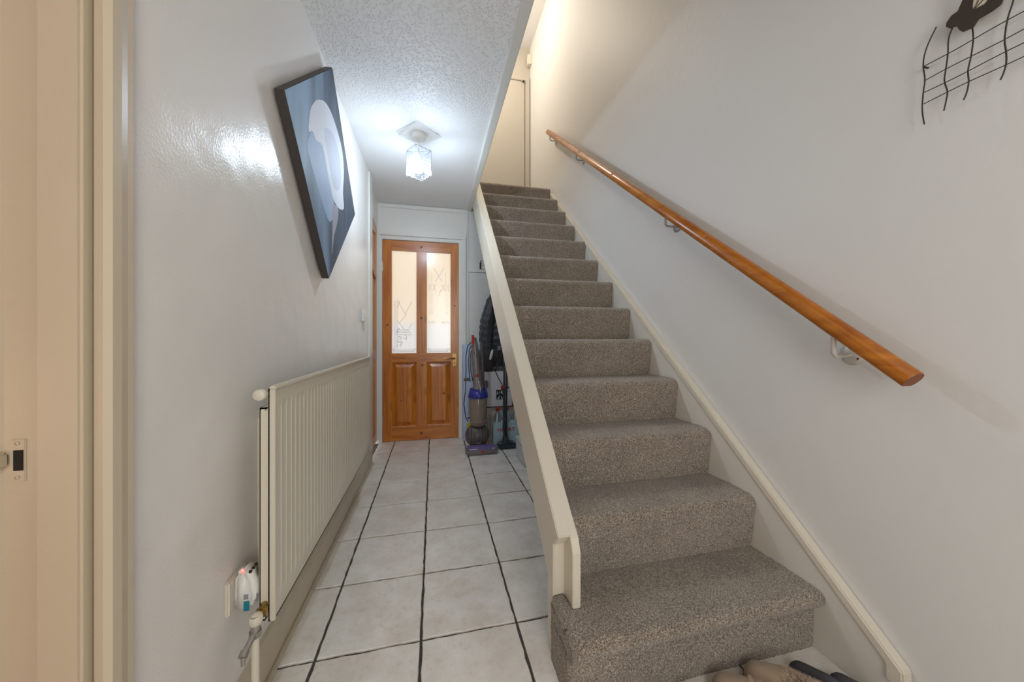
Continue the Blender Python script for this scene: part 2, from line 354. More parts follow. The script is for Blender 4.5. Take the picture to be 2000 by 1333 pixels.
for i in range(3, len(xs)-1):      # the row at the foot of the stairs is laid with longer cuts
    for (a, b_) in ((0.56, 1.208), (0.0, 0.56), (-0.56, 0.0), (-1.2, -0.56)):
        o = bpy.data.objects.new('tile', tile_mesh(xs[i+1]-xs[i], b_-a, i*7+int(a*10))); C.objects.link(o); o.location = ((xs[i]+xs[i+1])/2, (a+b_)/2, 0); setpar(o, fl)
wl = B().box(-0.62, XL, 0.672, 2.95, 0, ZC+0.05)
wl.box(-0.62, XL, YN, -0.20, 0, ZC+0.05).box(-0.62, XL, -0.20, 0.672, 2.06, ZC+0.05)
wl.box(-0.66, -0.53, 2.95, YB+0.1, 2.10, ZC+0.05).box(-0.66, -0.53, 3.50, YB+0.1, 0, 2.10)
st(wl, 'wall_left', 'wall_gloss')
wb = B().box(-0.62, -0.525, YB, YB+0.1, 0, ZC+0.05).box(0.300, 0.372, YB, YB+0.1, 0, ZC+0.05).box(0.372, XR+0.05, YB, YB+0.1, 0, 2.36).box(-0.525, 0.300, YB, YB+0.1, 2.02, ZC+0.05)
st(wb, 'wall_back', 'trimw')
st(B().box(XR, XR+0.1, YN, YU+0.1, -0.05, ZT), 'wall_right', 'wall')
st(B().box(-0.62, XR+0.05, YN-0.1, YN, -0.05, ZC+0.4), 'wall_near', 'wall')
ce = B().box(-0.66, XE, YN-0.1, YB, ZC, ZU-0.06).box(XE, XR+0.05, YN-0.1, -0.25, ZC, ZU-0.06)
st(ce, 'ceiling', 'ceil')
# upper storey shell
st(B().box(-1.6, 0.40, YB, YU+0.1, ZU-0.2, ZU-0.02).box(0.40, XR+0.05, YB+0.1, YU+0.1, ZU-0.2, ZU-0.02), 'floor_landing', 'carpet')
st(B().box(-1.6, XR+0.1, YU, YU+0.1, ZU-0.1, ZT), 'wall_landing_back', 'wall_up')
st(B().box(-1.7, -1.6, 2.9, YU+0.1, ZU-0.1, ZT).box(-1.6, 0.28, 2.9, 3.0, ZU-0.1, ZT).box(0.28, XE, -0.35, 3.0, ZU-0.06, ZT).box(0.28, XR+0.1, -0.45, -0.35, ZC, ZT), 'wall_landing_left', 'wall_up')
st(B().box(-1.7, XR+0.1, -0.45, YU+0.1, ZT, ZT+0.1), 'ceiling_landing', 'ceil_s')
# room on the left, seen only by its light
rm = B().box(-3.2, -0.62, YN-0.3, 1.6, -0.06, -0.005); st(rm, 'floor_left_room', 'orange_floor')
st(B().box(-3.3, -3.2, YN-0.3, 1.6, 0, 2.4).box(-3.2, -0.62, 1.6, 1.7, 0, 2.4).box(-3.2, -0.62, YN-0.4, YN-0.3, 0, 2.4).box(-3.3, -0.62, YN-0.4, 1.7, 2.4, 2.5), 'wall_left_room', 'warm_wall')
# outside, seen blurred through the frosted panes
st(B().box(-4, 4, YB+0.1, 9, -0.1, -0.02), 'floor_outside', 'ground')
st(B().box(-4, 4, 5.6, 5.75, -0.02, 1.25), 'wall_garden', 'out_white')
st(B().box(-4, 4, 7.2, 7.4, -0.02, 5.0), 'wall_outside', 'out_cream')

# skirting, trims
sk = B().prism([(-0.5, 0), (-0.484, 0), (-0.484, 0.115), (-0.490, 0.135), (-0.5, 0.14)], 'y', 0.74, 2.95)
sko = st(sk, 'baseboard_left', 'cream_d')
B().box(-0.484, -0.474, 0.74, 2.95, 0, 0.022, 0.004).obj('quadrant_bead', 'cream_d', sko)
st(B().box(XE-0.042, XE+0.004, -0.25, YB, ZC-0.016, ZC+0.012, 0.004), 'trim_1', 'trimw')          # bead on the stairwell edge
st(B().box(-0.53, -0.488, 2.86, 2.985, 0.0, ZC, 0.006), 'trim_2', 'trimw')                        # cupboard architrave
t3 = sempty('trim_3', (-0.1, YB, 0))                                                             # panel battens on the end wall
for (a, b_, c, d) in [(-0.50, 0.345, 2.30, 2.335), (0.325, 0.345, 0.0, 2.30), (0.345, 1.2, 1.700, 1.80), (0.345, 0.352, 0.9, 1.7)]:
    B().box(a, b_, YB-0.012, YB, c, d, 0.003).obj('batten', 'trimw', t3)
t4 = sempty('trim_4', (-0.1, YB, 0))                                                             # frame of the glazed door
for nm, (a, b_, y0, c, d) in dict(jamb=(-0.525, -0.488, -0.02, 0, 2.02), jamb_=(0.250, 0.300, -0.02, 0, 2.02), head=(-0.524, 0.299, -0.018, 1.987, 2.049), architrave=(-0.53, -0.508, -0.034, 0, 2.07), architrave_=(0.275, 0.322, -0.034, 0, 2.07), architrave__=(-0.531, 0.323, -0.037, 2.022, 2.076)).items():
    B().box(a, b_, YB+y0, YB+0.06, c, d, 0.004).obj(nm.rstrip('_'), 'trimw', t4)

# left doorway: lining, stop, architrave, strike plate
t5 = sempty('trim_5', (-0.56, 0.66, 0))
B().box(-0.64, -0.5, 0.655, 0.672, 0, 2.06, 0.002).obj('door_lining', 'jambm', t5)
B().box(-0.562, -0.508, 0.634, 0.656, 0, 2.06, 0.004).obj('door_stop', 'jambm', t5)
B().prism([(-0.502, 0.647), (-0.490, 0.645), (-0.483, 0.652), (-0.483, 0.668), (-0.487, 0.684), (-0.487, 0.695), (-0.5, 0.699)], 'z', 0, 2.1).obj('architrave', 'jambm', t5)
B().prism([(-0.66, 0.640), (-0.64, 0.640), (-0.622, 0.648), (-0.620, 0.66), (-0.66, 0.72)], 'z', 0, 2.1).obj('architrave', 'jambm', t5)
sp = B().box(-0.606, -0.588, 0.6525, 0.656, 0.825, 0.888, 0.001).obj('strike_plate', 'jambm', t5)
B().box(-0.601, -0.590, 0.6515, 0.6535, 0.842, 0.872).obj('latch_hole', 'hole', sp)
B().box(-0.636, -0.606, 0.634, 0.6525, 0.848, 0.870, 0.003).obj('strike_lip', 'jambm', sp)
for z in (0.832, 0.882): B().lathe([(0.0025, 0), (0.0025, -0.002)], (-0.5965, 0.6525, z), 'y', 10).obj('screw', 'jambm', sp)

# ------------------------------------------------------------------ staircase
stc = thing('staircase', 'straight staircase with grey-brown speckled carpet and cream painted strings', 'staircase', (0.82, 0.87, 0))
def resample(pts, step):
    out = [pts[0]]
    for a, b in zip(pts, pts[1:]):
        L = math.dist(a, b); n = max(1, int(L/step))
        for k in range(1, n+1): out.append((a[0]+(b[0]-a[0])*k/n, a[1]+(b[1]-a[1])*k/n))
    return out
def step_mesh(i):
    y0 = Y0+(i-1)*GO; z0 = (i-1)*RISE; z1 = i*RISE
    end = y0+GO+0.01 if i < 13 else YB+0.12
    if i == 1:
        r = 0.026; pr = [(y0, 0), (y0-0.002, z1-2*r-0.004), (y0-0.008, z1-2*r)]
        pr += [(y0-0.012-r*math.sin(a), z1-r-r*math.cos(a)) for a in [PI*k/10 for k in range(1, 10)]]
        pr += [(y0, z1), (y0+0.05, z1+0.001), (end, z1-0.002)]
    else:
        r = 0.034; pr = [(y0+0.008, z0-0.002), (y0+0.004, z0+0.02), (y0-0.008, z1-0.07)]
        pr += [(y0-0.014+r-r*math.cos(a), z1-r+r*math.sin(a)) for a in [PI/2*k/7 for k in range(0, 8)]]
        pr += [(y0+0.06, z1+0.002), (end, z1-0.002)]
    pr = resample(pr, 0.007)
    xa, xb = (0.368 if i == 1 else 0.441), 1.2355
    nx = 130; V = []; F = []; X = np.linspace(xa, xb, nx)
    for (y, z) in pr:
        j = rng.normal(0, 0.0009, (nx, 3))
        for k, x in enumerate(X):
            yy, zz = y, z
            if i == 1:
                lim = 0.975 if x > 0.412 else 1.043
                if x < 0.443: yy = min(yy, lim)
                d = max(0, 1-(x-xa)/0.022)
                zz = z-0.022*(1-math.sqrt(max(0, 1-d*d)))*(1 if z > z1-0.06 else 0)
                yy = yy+0.018*(1-math.sqrt(max(0, 1-d*d)))*(1 if y < y0+0.03 else 0)
            V.append((x+j[k, 0]*(0 < k < nx-1), yy+j[k, 1], zz+j[k, 2]))
    n = len(pr)
    for a in range(n-1):
        for k in range(nx-1): F.append((a*nx+k, a*nx+k+1, (a+1)*nx+k+1, (a+1)*nx+k))
    b = B(); b.add(V, F, True)
    if i == 1:   # carpet wrapped round the open left end
        m = 22; W = []; G = []
        rows = [q for q in range(n)]
        lp = [V[q*nx] for q in rows if pr[q][1] < z1-0.03 or True]
        for q, p in enumerate(lp):
            for k in range(m):
                t = k/(m-1); yy = p[1]+(1.043-p[1])*t
                W.append((p[0]+rng.normal(0, 0.0007), yy, p[2]))
        for q in range(len(lp)-1):
            for k in range(m-1): G.append((q*m+k, (q+1)*m+k, (q+1)*m+k+1, q*m+k+1))
        b.add(W, G, True)
    return b
for i in range(1, 14): step_mesh(i).obj('carpeted_step', 'carpet', stc)
Tp = lambda y: 0.41+0.910*(y-0.995)
Lo = lambda y: 0.385+0.905*(y-1.261)
outer = [(1.045, 0), (1.045, 0.365), (1.0, 0.414), (3.40, Tp(3.40)), (YB-0.014, Tp(3.40)), (YB-0.014, Lo(YB)), (1.10, Lo(1.10)), (1.10, 0)]
B().prism(outer, 'x', 0.376, 0.4415, 0.003).obj('outer_string', 'cream', stc)
B().prism([(0.977, 0.175), (0.977, 0.374), (0.995, 0.412), (1.06, Tp(1.06)-0.002), (1.06, 0.175)], 'x', 0.4145, 0.4413, 0.002).obj('string_end', 'cream', stc)
WS = lambda y: 0.131+0.862*(y-0.665)
B().prism([(0.665, 0.001), (0.665, WS(0.665)-0.03), (3.53, WS(3.53)-0.03), (3.53, 2.2), (1.3, 0)], 'x', 1.238, XR-0.0005).obj('wall_string', 'string_w', stc)
B().prism([(0.662, 0.08), (0.662, WS(0.662)), (3.535, WS(3.535)), (3.535, WS(3.535)-0.036), (0.70, WS(0.70)-0.036), (0.70, 0.08)], 'x', 1.232, XR, 0.004).obj('string_capping', 'cream', stc)
So = lambda y: (y-Y0)*RISE/GO-0.045
B().prism([(1.16, So(1.16)), (YB, So(YB)), (YB, So(YB)+0.012), (1.16, So(1.16)+0.012)], 'x', 0.441, 1.237).obj('soffit', 'trimw', stc)

# ------------------------------------------------------------------ glazed pine door
d1 = sempty('door_1', (-0.12, YB+0.02, 0))
DX0, DX1, DZ1, DY0, DY1 = -0.486, 0.248, 1.982, YB, YB+0.04
GX = [(-0.402, -0.167), (-0.067, 0.168)]; GZ = (0.870, 1.885); PZ = (0.140, 0.782)
for (a, b_) in ((DX0, GX[0][0]), (GX[1][1], DX1)): B().box(a, b_, DY0, DY1, 0.004, DZ1, 0.003).obj('stile', 'pine', d1)
for (a, b_) in ((0.004, PZ[0]), (PZ[1], GZ[0]), (GZ[1], DZ1)): B().box(GX[0][0], GX[1][1], DY0, DY1, a, b_, 0.003).obj('rail', 'pine_h', d1)
for (a, b_) in (PZ, GZ): B().box(GX[0][1], GX[1][0], DY0, DY1, a, b_, 0.003).obj('muntin', 'pine', d1)
for q, (a, b_) in enumerate(GX):
    pb = B(); z0, z1 = PZ
    c0, c1 = (a+b_)/2, (z0+z1)/2; rings = [((b_-a)/2, (z1-z0)/2, 0.004), ((b_-a)/2-0.010, (z1-z0)/2-0.010, 0.010), ((b_-a)/2-0.013, (z1-z0)/2-0.013, 0.026), ((b_-a)/2-0.017, (z1-z0)/2-0.017, 0.026), ((b_-a)/2-0.048, (z1-z0)/2-0.048, 0.011), ((b_-a)/2-0.051, (z1-z0)/2-0.051, 0.009)]
    PV = []; PF = []
    for (hx, hz, dy) in rings: PV += [(c0+sx*hx, DY0+dy, c1+sz*hz) for sx, sz in ((-1, -1), (1, -1), (1, 1), (-1, 1))]
    for k in range(len(rings)-1):
        for e_ in range(4): PF.append((k*4+e_, k*4+(e_+1) % 4, (k+1)*4+(e_+1) % 4, (k+1)*4+e_))
    PF.append(tuple((len(rings)-1)*4+e_ for e_ in range(4))); pb.add(PV, PF); pb.box(a, b_, DY0+0.030, DY0+0.036, z0, z1)
    pb.obj('panel', 'pine', d1)
    pn = B().box(a, b_, DY0+0.018, DY0+0.022, GZ[0], GZ[1]).obj('glass_pane', 'frost', d1)
    e = B(); yy0, yy1 = DY0+0.0168, DY0+0.018
    def seg(p, q2, wd=0.0026):
        p = Vector((p[0], p[1])); q2 = Vector((q2[0], q2[1])); d = (q2-p); n = Vector((-d.y, d.x)).normalized()*wd/2
        e.prism([tuple(p+n), tuple(q2+n), tuple(q2-n), tuple(p-n)], 'y', yy0, yy1)
    def frame(x0, x1, z0, z1, wd=0.0026):
        for p, r_ in (((x0, z0), (x1, z0)), ((x1, z0), (x1, z1)), ((x1, z1), (x0, z1)), ((x0, z1), (x0, z0))): seg(p, r_, wd)
    g = GZ[0]; W = b_-a
    # bottom border with notched corners
    for off, wd in ((0.014, 0.004), (0.026, 0.0025)):
        seg((a+off+0.012, g+off), (b_-off-0.012, g+off), wd); seg((a+off, g+off+0.012), (a+off, g+0.05), wd); seg((b_-off, g+off+0.012), (b_-off, g+0.05), wd)
        seg((a+off+0.012, g+off), (a+off+0.012, g+off+0.012), wd); seg((a+off, g+off+0.012), (a+off+0.012, g+off+0.012), wd)
        seg((b_-off-0.012, g+off), (b_-off-0.012, g+off+0.012), wd); seg((b_-off, g+off+0.012), (b_-off-0.012, g+off+0.012), wd)
    seg((a+0.03, g+0.038), (b_-0.03, g+0.038), 0.002)
    rr = random.Random(5+q)
    if q == 0:
        for x in (0.028, 0.038, 0.053): seg((a+x, g+0.05), (a+x, g+0.52 if x < 0.05 else g+0.54), 0.0022)
        L0, L1, zb = a+0.055, b_-0.045, g+0.24
        mid = (L0+L1)/2
        for (p, r_) in (((L0, g+0.52), (mid+0.01, g+0.38)), ((mid+0.01, g+0.38), (L0+0.01, g+0.29)), ((L1, g+0.52), (mid, g+0.38)), ((L0, g+0.33), (mid-0.01, g+0.24)), ((L0, g+0.45), (L0+0.02, g+0.52)), ((mid+0.04, g+0.25), (mid+0.07, g+0.30))): seg(p, r_, 0.0028)
        seg((a+0.04, g+0.205), (b_-0.05, g+0.205), 0.003); seg((a+0.04, g+0.185), (b_-0.05, g+0.185), 0.003)
        for k in range(60):     # scrollwork
            x = a+0.05+rr.random()**1.4*0.125; z = g+(0.21+rr.random()*0.03 if k < 22 else 0.06+rr.random()*0.12)
            if k >= 22 and x > a+0.10 and z < g+0.14: continue
            an = rr.random()*PI; l = 0.006+rr.random()*0.006; seg((x-l*math.cos(an), z-l*math.sin(an)), (x+l*math.cos(an), z+l*math.sin(an)), 0.003)
    else:
        m0 = (a+b_)/2
        for (p, r_) in (((m0-0.05, g+0.86), (m0+0.035, g+0.72)), ((m0+0.05, g+0.86), (m0-0.035, g+0.72)), ((m0-0.06, g+0.70), (m0-0.025, g+0.62)), ((m0-0.025, g+0.70), (m0-0.06, g+0.63)), ((m0+0.06, g+0.70), (m0+0.02, g+0.62)), ((m0+0.025, g+0.70), (m0+0.065, g+0.63)), ((m0+0.02, g+0.64), (m0, g+0.58))): seg(p, r_, 0.0026)
        for x in (0.022, 0.034, 0.047, W-0.047, W-0.034, W-0.022): seg((a+x, g+0.62), (a+x, g+0.70 if abs(x-W/2) > 0.08 else g+0.82), 0.0018)
        for k in range(13):
            z = g+0.60-k*0.017; seg((a+0.022, z), (a+0.065, z), 0.0016); seg((b_-0.055, z), (b_-0.018, z), 0.0016)
        # the line of lettering-like strokes across the pane
        gl = {'S': [((1, 1), (0, 1)), ((0, 1), (0, .5)), ((0, .5), (1, .5)), ((1, .5), (1, 0)), ((1, 0), (0, 0))], 'I': [((.5, 0), (.5, 1))], 'D': [((0, 0), (0, 1)), ((0, 1), (1, .7)), ((1, .7), (1, .3)), ((1, .3), (0, 0))], 'V': [((0, 1), (.5, 0)), ((.5, 0), (1, 1))], '6': [((1, 1), (0, .6)), ((0, .6), (0, 0)), ((0, 0), (1, 0)), ((1, 0), (1, .5)), ((1, .5), (0, .5))]}
        for word, x0 in (('SIDI', a+0.018), ('V6IS', b_-0.09)):
            for c_ in word:
                for (p, r_) in gl[c_]: seg((x0+p[0]*0.013, g+0.300+p[1]*0.022), (x0+r_[0]*0.013, g+0.300+r_[1]*0.022), 0.002)
                x0 += 0.019
    e.obj('etched_pattern', 'etch', pn)
hb = B().box(0.190, 0.226, DY0-0.006, DY0, 0.735, 0.860, 0.002).obj('handle_plate', 'brass', d1)
B().tube([(0.208, DY0, 0.815), (0.208, DY0-0.045, 0.815), (0.195, DY0-0.052, 0.815), (0.10, DY0-0.048, 0.812)], 0.008, 10).obj('lever', 'brass', hb)
B().lathe([(0.006, 0), (0.006, -0.003)], (0.208, DY0-0.006, 0.765), 'y', 12).obj('keyhole', 'dark', hb)
for z in (0.22, 1.72):
    hg = B().box(-0.490, -0.482, DY0-0.008, DY0+0.01, z-0.045, z+0.045, 0.001).tube([(-0.488, DY0-0.006, z-0.045), (-0.488, DY0-0.006, z+0.045)], 0.005, 8).obj('hinge', 'steel', d1)
for (x, z, sz) in ((-0.44, 1.15, 1.1), (-0.12, 1.22, 1.2), (-0.11, 0.75, 1.3), (-0.12, 0.07, 1.5), (0.10, 0.46, 1.1), (-0.31, 0.40, 0.8), (0.21, 1.35, 0.8), (-0.29, 0.825, 0.7), (-0.12, 1.93, 1.2)):
    yk = DY0+0.009 if (GX[0][0] < x < GX[0][1] or GX[1][0] < x < GX[1][1]) and PZ[0] < z < PZ[1] else DY0
    kn = B().ell((x, yk, z), (0.013*sz, 0.0004, 0.010*sz), 14, 6, Matrix.Rotation(x*9, 3, 'Y')).obj('knot', 'knot', d1)
    B().ell((x+0.001, yk-0.0003, z), (0.007*sz, 0.0005, 0.005*sz), 12, 6, Matrix.Rotation(x*9, 3, 'Y')).obj('knot_core', 'knot_core', kn)

# pine cupboard door on the left
d2 = sempty('door_2', (-0.54, 3.23, 0.03)); cx0, cx1 = -0.556, -0.534
for (a, b_) in ((2.985, 3.06), (3.42, 3.495)): B().box(cx0, cx1, a, b_, 0.03, 2.09, 0.003).obj('stile', 'pine_l', d2)
for (a, b_) in ((0.03, 0.13), (2.0, 2.09)): B().box(cx0, cx1, 3.06, 3.42, a, b_, 0.003).obj('rail', 'pine_l', d2)
arc = [(3.06+0.36*k/12, 1.76-0.08*math.sin(PI*k/24)**2) for k in range(13)]
B().prism(arc+[(y, z-0.10) for y, z in arc[::-1]], 'x', cx0, cx1+0.010, 0.002).obj('curved_rail', 'pine_l', d2)
B().box(cx0, cx1, 3.06, 3.42, 0.82, 0.92, 0.003).obj('rail', 'pine_l', d2)
for (a, b_) in ((0.13, 0.82), (0.92, 1.64), (1.64, 2.0)): B().box(cx0+0.002, cx1-0.010, 3.055, 3.425, a-0.005, b_+0.005).obj('panel', 'pine_l', d2)
B().lathe([(0.006, 0), (0.007, 0.012), (0.016, 0.020), (0.018, 0.030), (0.012, 0.038), (0.002, 0.040)], (cx1, 3.03, 0.88), 'x', 16).obj('knob', 'pine_l', d2)

# door on the landing
d3 = sempty('door_3', (0.8, YU, ZU)); 
B().box(0.46, 1.19, YU-0.012, YU, ZU, ZU+1.81, 0.002).obj('door_leaf', 'wall_up', d3)
B().box(1.20, 1.262, YU-0.026, YU, ZU, ZU+1.87, 0.006).obj('architrave', 'wall_up', d3)
B().box(0.38, 1.262, YU-0.022, YU, ZU+1.815, ZU+1.87, 0.006).obj('architrave', 'wall_up', d3)
hk = B().tube([(1.17, YU-0.012, ZU+1.80), (1.17, YU-0.045, ZU+1.80), (1.17, YU-0.05, ZU+1.78)], 0.008, 8).obj('peg', 'dark', d3)

# made-up glazed door, unseen behind the camera, added around the fill light
d4 = sempty('fill_light_frame', (0.35, YN+0.02, 0))
for (a, b_, c, d) in ((-0.15, -0.05, 0, 2.1), (0.75, 0.85, 0, 2.1), (-0.05, 0.75, 2.1, 2.2), (-0.05, 0.75, 0.0, 0.6)): B().box(a, b_, YN, YN+0.045, c, d, 0.004).obj('fill_surround', 'trimw', d4)
B().box(-0.05, 0.75, YN+0.005, YN+0.012, 0.6, 2.1).obj('glass_pane', 'frost', d4)

# ------------------------------------------------------------------ handrail
hr = thing('handrail', 'orange varnished round wooden handrail fixed to the right wall above the stairs', 'handrail', (1.195, 0.62, 0.93))
A0, A1 = Vector((1.195, 0.622, 0.926)), Vector((1.195, 3.475, 3.225)); dr = (A1-A0).normalized()
upv = Vector((1, 0, 0)).cross(dr); upv = upv if upv.z > 0 else -upv
n = 28; V = []; F = []
for p in (A0, A0+dr*0.004, A1-dr*0.004, A1):
    e = 0.0255 if p in (A0, A1) else 0.027
    for k in range(n):
        a = 2*PI*k/n; s_, c_ = math.sin(a), math.cos(a); V.append(p+Vector((1, 0, 0))*c_*e+upv*max(s_*e, -0.020))
for i in range(3):
    for k in range(n): F.append((i*n+k, i*n+(k+1) % n, (i+1)*n+(k+1) % n, (i+1)*n+k))
b = B(); b.add(V, F, True); b.obj('rail', 'rail', hr)
for vs_ in ([v-dr*0.0003 for v in V[:n]], [v+dr*0.0003 for v in V[3*n:]]): b = B(); b.add(vs_, [tuple(range(n))]); b.obj('end_grain', 'rail_end', hr)
for t in (0.235, 0.52, 0.71):
    p = A0+(A1-A0)*t; B().ell(p+upv*0.0135-Vector((0.0215, 0, 0)), (0.0035, 0.014, 0.010), 10, 6).obj('knot', 'knot', hr)
for q, y in enumerate((0.80, 1.58, 2.74, 3.42)):
    p = A0+(A1-A0)*((y-A0.y)/(A1.y-A0.y)); zb = p.z-(0.088 if q == 0 else 0.072); m = 'zinc' if q == 0 else 'steel'
    b = B().lathe([(0.031, 0), (0.031, -0.003), (0.027, -0.006), (0.012, -0.008)], (XR, y, zb), 'x', 24)
    b.tube([(XR-0.004, y, zb), (XR-0.035, y, zb-0.003), (XR-0.066, y, zb-0.002), (1.1955, y, zb+0.006), (1.195, y, p.z-0.024)], 0.0075 if q == 0 else 0.0055, 10)
    br = b.obj('bracket', m, hr)
    fl_ = B(); c0 = p-upv*0.0215
    fl_.add([c0+dr*a+Vector((c_, 0, 0)) + upv*h for h in (0, -0.003) for a, c_ in ((-0.028, -0.009), (0.028, -0.009), (0.028, 0.009), (-0.028, 0.009))], [(0, 1, 2, 3), (7, 6, 5, 4), (0, 4, 5, 1), (1, 5, 6, 2), (2, 6, 7, 3), (3, 7, 4, 0)])
    fl_.obj('saddle', m, br)
    for a in (90, 210, 330):
        sx, sz = y+0.021*math.cos(math.radians(a)), zb+0.021*math.sin(math.radians(a))
        B().lathe([(0.0042, 0), (0.003, -0.0015)], (XR-0.0055, sx, sz), 'x', 10).obj('screw', 'dark' if q == 0 else 'steel', br)

# ------------------------------------------------------------------ wall art
wa = thing('metal_wall_art', 'dark wire wall sculpture of reeds and crossing lines with a brown butterfly', 'wall art', (1.25, 0.5, 1.6))
def spl(pts, n=6):
    P = [Vector(p) for p in pts]; P = [2*P[0]-P[1]]+P+[2*P[-1]-P[-2]]; out = []
    for i in range(1, len(P)-2):
        for k in range(n):
            t = k/n; a, b_, c, d = P[i-1:i+3]
            out.append(0.5*((2*b_)+(c-a)*t+(2*a-5*b_+4*c-d)*t*t+(3*b_-a-3*c+d)*t**3))
    out.append(P[-2]); return out
reeds = [[(0.608, 1.831), (0.622, 1.802), (0.63, 1.775), (0.632, 1.747), (0.629, 1.711), (0.632, 1.68), (0.634, 1.645), (0.633, 1.62), (0.63, 1.595)],
         [(0.580, 1.806), (0.587, 1.781), (0.588, 1.747), (0.591, 1.715), (0.594, 1.683), (0.589, 1.653), (0.591, 1.631), (0.595, 1.608)],
         [(0.549, 1.785), (0.547, 1.75), (0.55, 1.712), (0.555, 1.679), (0.554, 1.651), (0.557, 1.628), (0.562, 1.613)],
         [(0.478, 1.845), (0.489, 1.785), (0.497, 1.75), (0.501, 1.708), (0.499, 1.678), (0.499, 1.652), (0.503, 1.632), (0.507, 1.621)],
         [(0.43, 1.83), (0.44, 1.78), (0.445, 1.74), (0.442, 1.70), (0.447, 1.66), (0.45, 1.62)], [(0.37, 1.85), (0.385, 1.79), (0.388, 1.74), (0.384, 1.70), (0.39, 1.65), (0.394, 1.60)]]
for r_ in reeds: B().tube([(1.252, y, z) for y, z in [tuple(v) for v in spl(r_)]], 0.0015, 8).obj('reed', 'wire', wa)
for z in (1.749, 1.711, 1.680, 1.652): B().tube([(1.2555, y, z+0.0012*math.sin(y*40+z*90)) for y in [0.633-0.249*k/14 for k in range(15)]], 0.0011, 8).obj('wire_line', 'wire', wa)
for (y, z) in ((0.632, 1.747), (0.442, 1.70)): B().tube([(1.2555, y, z), (XR, y, z)], 0.002, 8).obj('wall_pin', 'wire', wa)
bf = [(0.569, 1.895), (0.566, 1.87), (0.561, 1.854), (0.569, 1.834), (0.58, 1.832), (0.588, 1.822), (0.589, 1.813), (0.583, 1.804), (0.573, 1.800), (0.570, 1.797), (0.567, 1.786), (0.561, 1.776), (0.545, 1.773), (0.537, 1.785), (0.517, 1.785), (0.504, 1.789), (0.500, 1.800), (0.497, 1.83), (0.503, 1.845), (0.512, 1.828), (0.527, 1.811), (0.544, 1.813), (0.547, 1.824), (0.544, 1.85), (0.548, 1.885), (0.556, 1.905)]
bo = B().prism(bf, 'x', 1.246, 1.2495).obj('butterfly', 'art', wa)
B().prism([(0.543, 1.8145), (0.5455, 1.824), (0.543, 1.848), (0.525, 1.838), (0.514, 1.829), (0.527, 1.8125)], 'x', 1.247, 1.2485).obj('wing_inlay', 'cream_wing', bo)
for q2 in ((0.533, 1.838), (0.522, 1.829)): B().tube([(1.2465, 0.5435, 1.813), (1.2465, q2[0], q2[1])], 0.0009, 6).obj('antenna', 'wire', bo)

# ------------------------------------------------------------------ picture
pc = thing('canvas_picture', 'square canvas hung as a diamond with a pale calla lily on slate blue', 'picture', (-0.48, 1.715, 1.30))
ang = math.radians(42); H2 = 0.3525; cy, cz = 1.715, 1.797
def cq(u, v): return (cy+u*math.cos(ang)-v*math.sin(ang), cz+u*math.sin(ang)+v*math.cos(ang))
sq = lambda h: [cq(-h, -h), cq(h, -h), cq(h, h), cq(-h, h)]
B().prism(sq(H2), 'x', -0.492, -0.4615, 0.002).obj('stretched_edge', 'canvas_side', pc)
face = B().prism(sq(H2-0.0015), 'x', -0.4620, -0.4605).obj('canvas_print', 'canvas', pc)
def soft(pts, n=5):
    P = [Vector(p) for p in pts]; N_ = len(P); o = []
    for i in range(N_):
        for k in range(n):
            t = k/n; a, b_, c, d = (P[(i+j) % N_] for j in (-1, 0, 1, 2))
            o.append(tuple(0.5*((2*b_)+(c-a)*t+(2*a-5*b_+4*c-d)*t*t+(3*b_-a-3*c+d)*t**3)))
    return o
lobe = [(1.435, 1.802), (1.474, 1.84), (1.515, 1.828), (1.594, 1.846), (1.669, 1.761), (1.723, 1.704), (1.781, 1.643), (1.70, 1.56), (1.60, 1.60), (1.46, 1.70), (1.415, 1.75)]
B().prism(soft(lobe), 'x', -0.4605, -0.4601).obj('printed_lower_petal', 'petal2', face)
flw = [(1.484, 1.957), (1.526, 1.999), (1.618, 2.054), (1.709, 2.07), (1.811, 2.05), (1.91, 2.0), (1.946, 1.907), (1.928, 1.788), (1.946, 1.712), (1.86, 1.678), (1.766, 1.68), (1.723, 1.704), (1.669, 1.761), (1.594, 1.846), (1.515, 1.828), (1.474, 1.84), (1.43, 1.815), (1.435, 1.867), (1.454, 1.92)]
B().prism(soft(flw, 3), 'x', -0.4605, -0.4597).obj('printed_petal', 'petal', face)
inn = [(1.62, 1.93), (1.72, 1.985), (1.82, 1.97), (1.88, 1.90), (1.88, 1.80), (1.80, 1.745), (1.735, 1.76), (1.68, 1.83)]
B().prism(soft(inn), 'x', -0.4605, -0.4594).obj('printed_throat', 'petal3', face)
B().prism(soft([(1.74, 1.65), (1.80, 1.672), (1.837, 1.67), (1.827, 1.608), (1.766, 1.512), (1.728, 1.42), (1.740, 1.55)]), 'x', -0.4605, -0.4599).obj('printed_stem', 'stem', face)
for s_ in (-1, 1): B().box(-0.5, -0.491, cy+s_*0.12-0.02, cy+s_*0.12+0.02, cz+0.2, cz+0.24).obj('stretcher_bar', 'pine_l', pc)

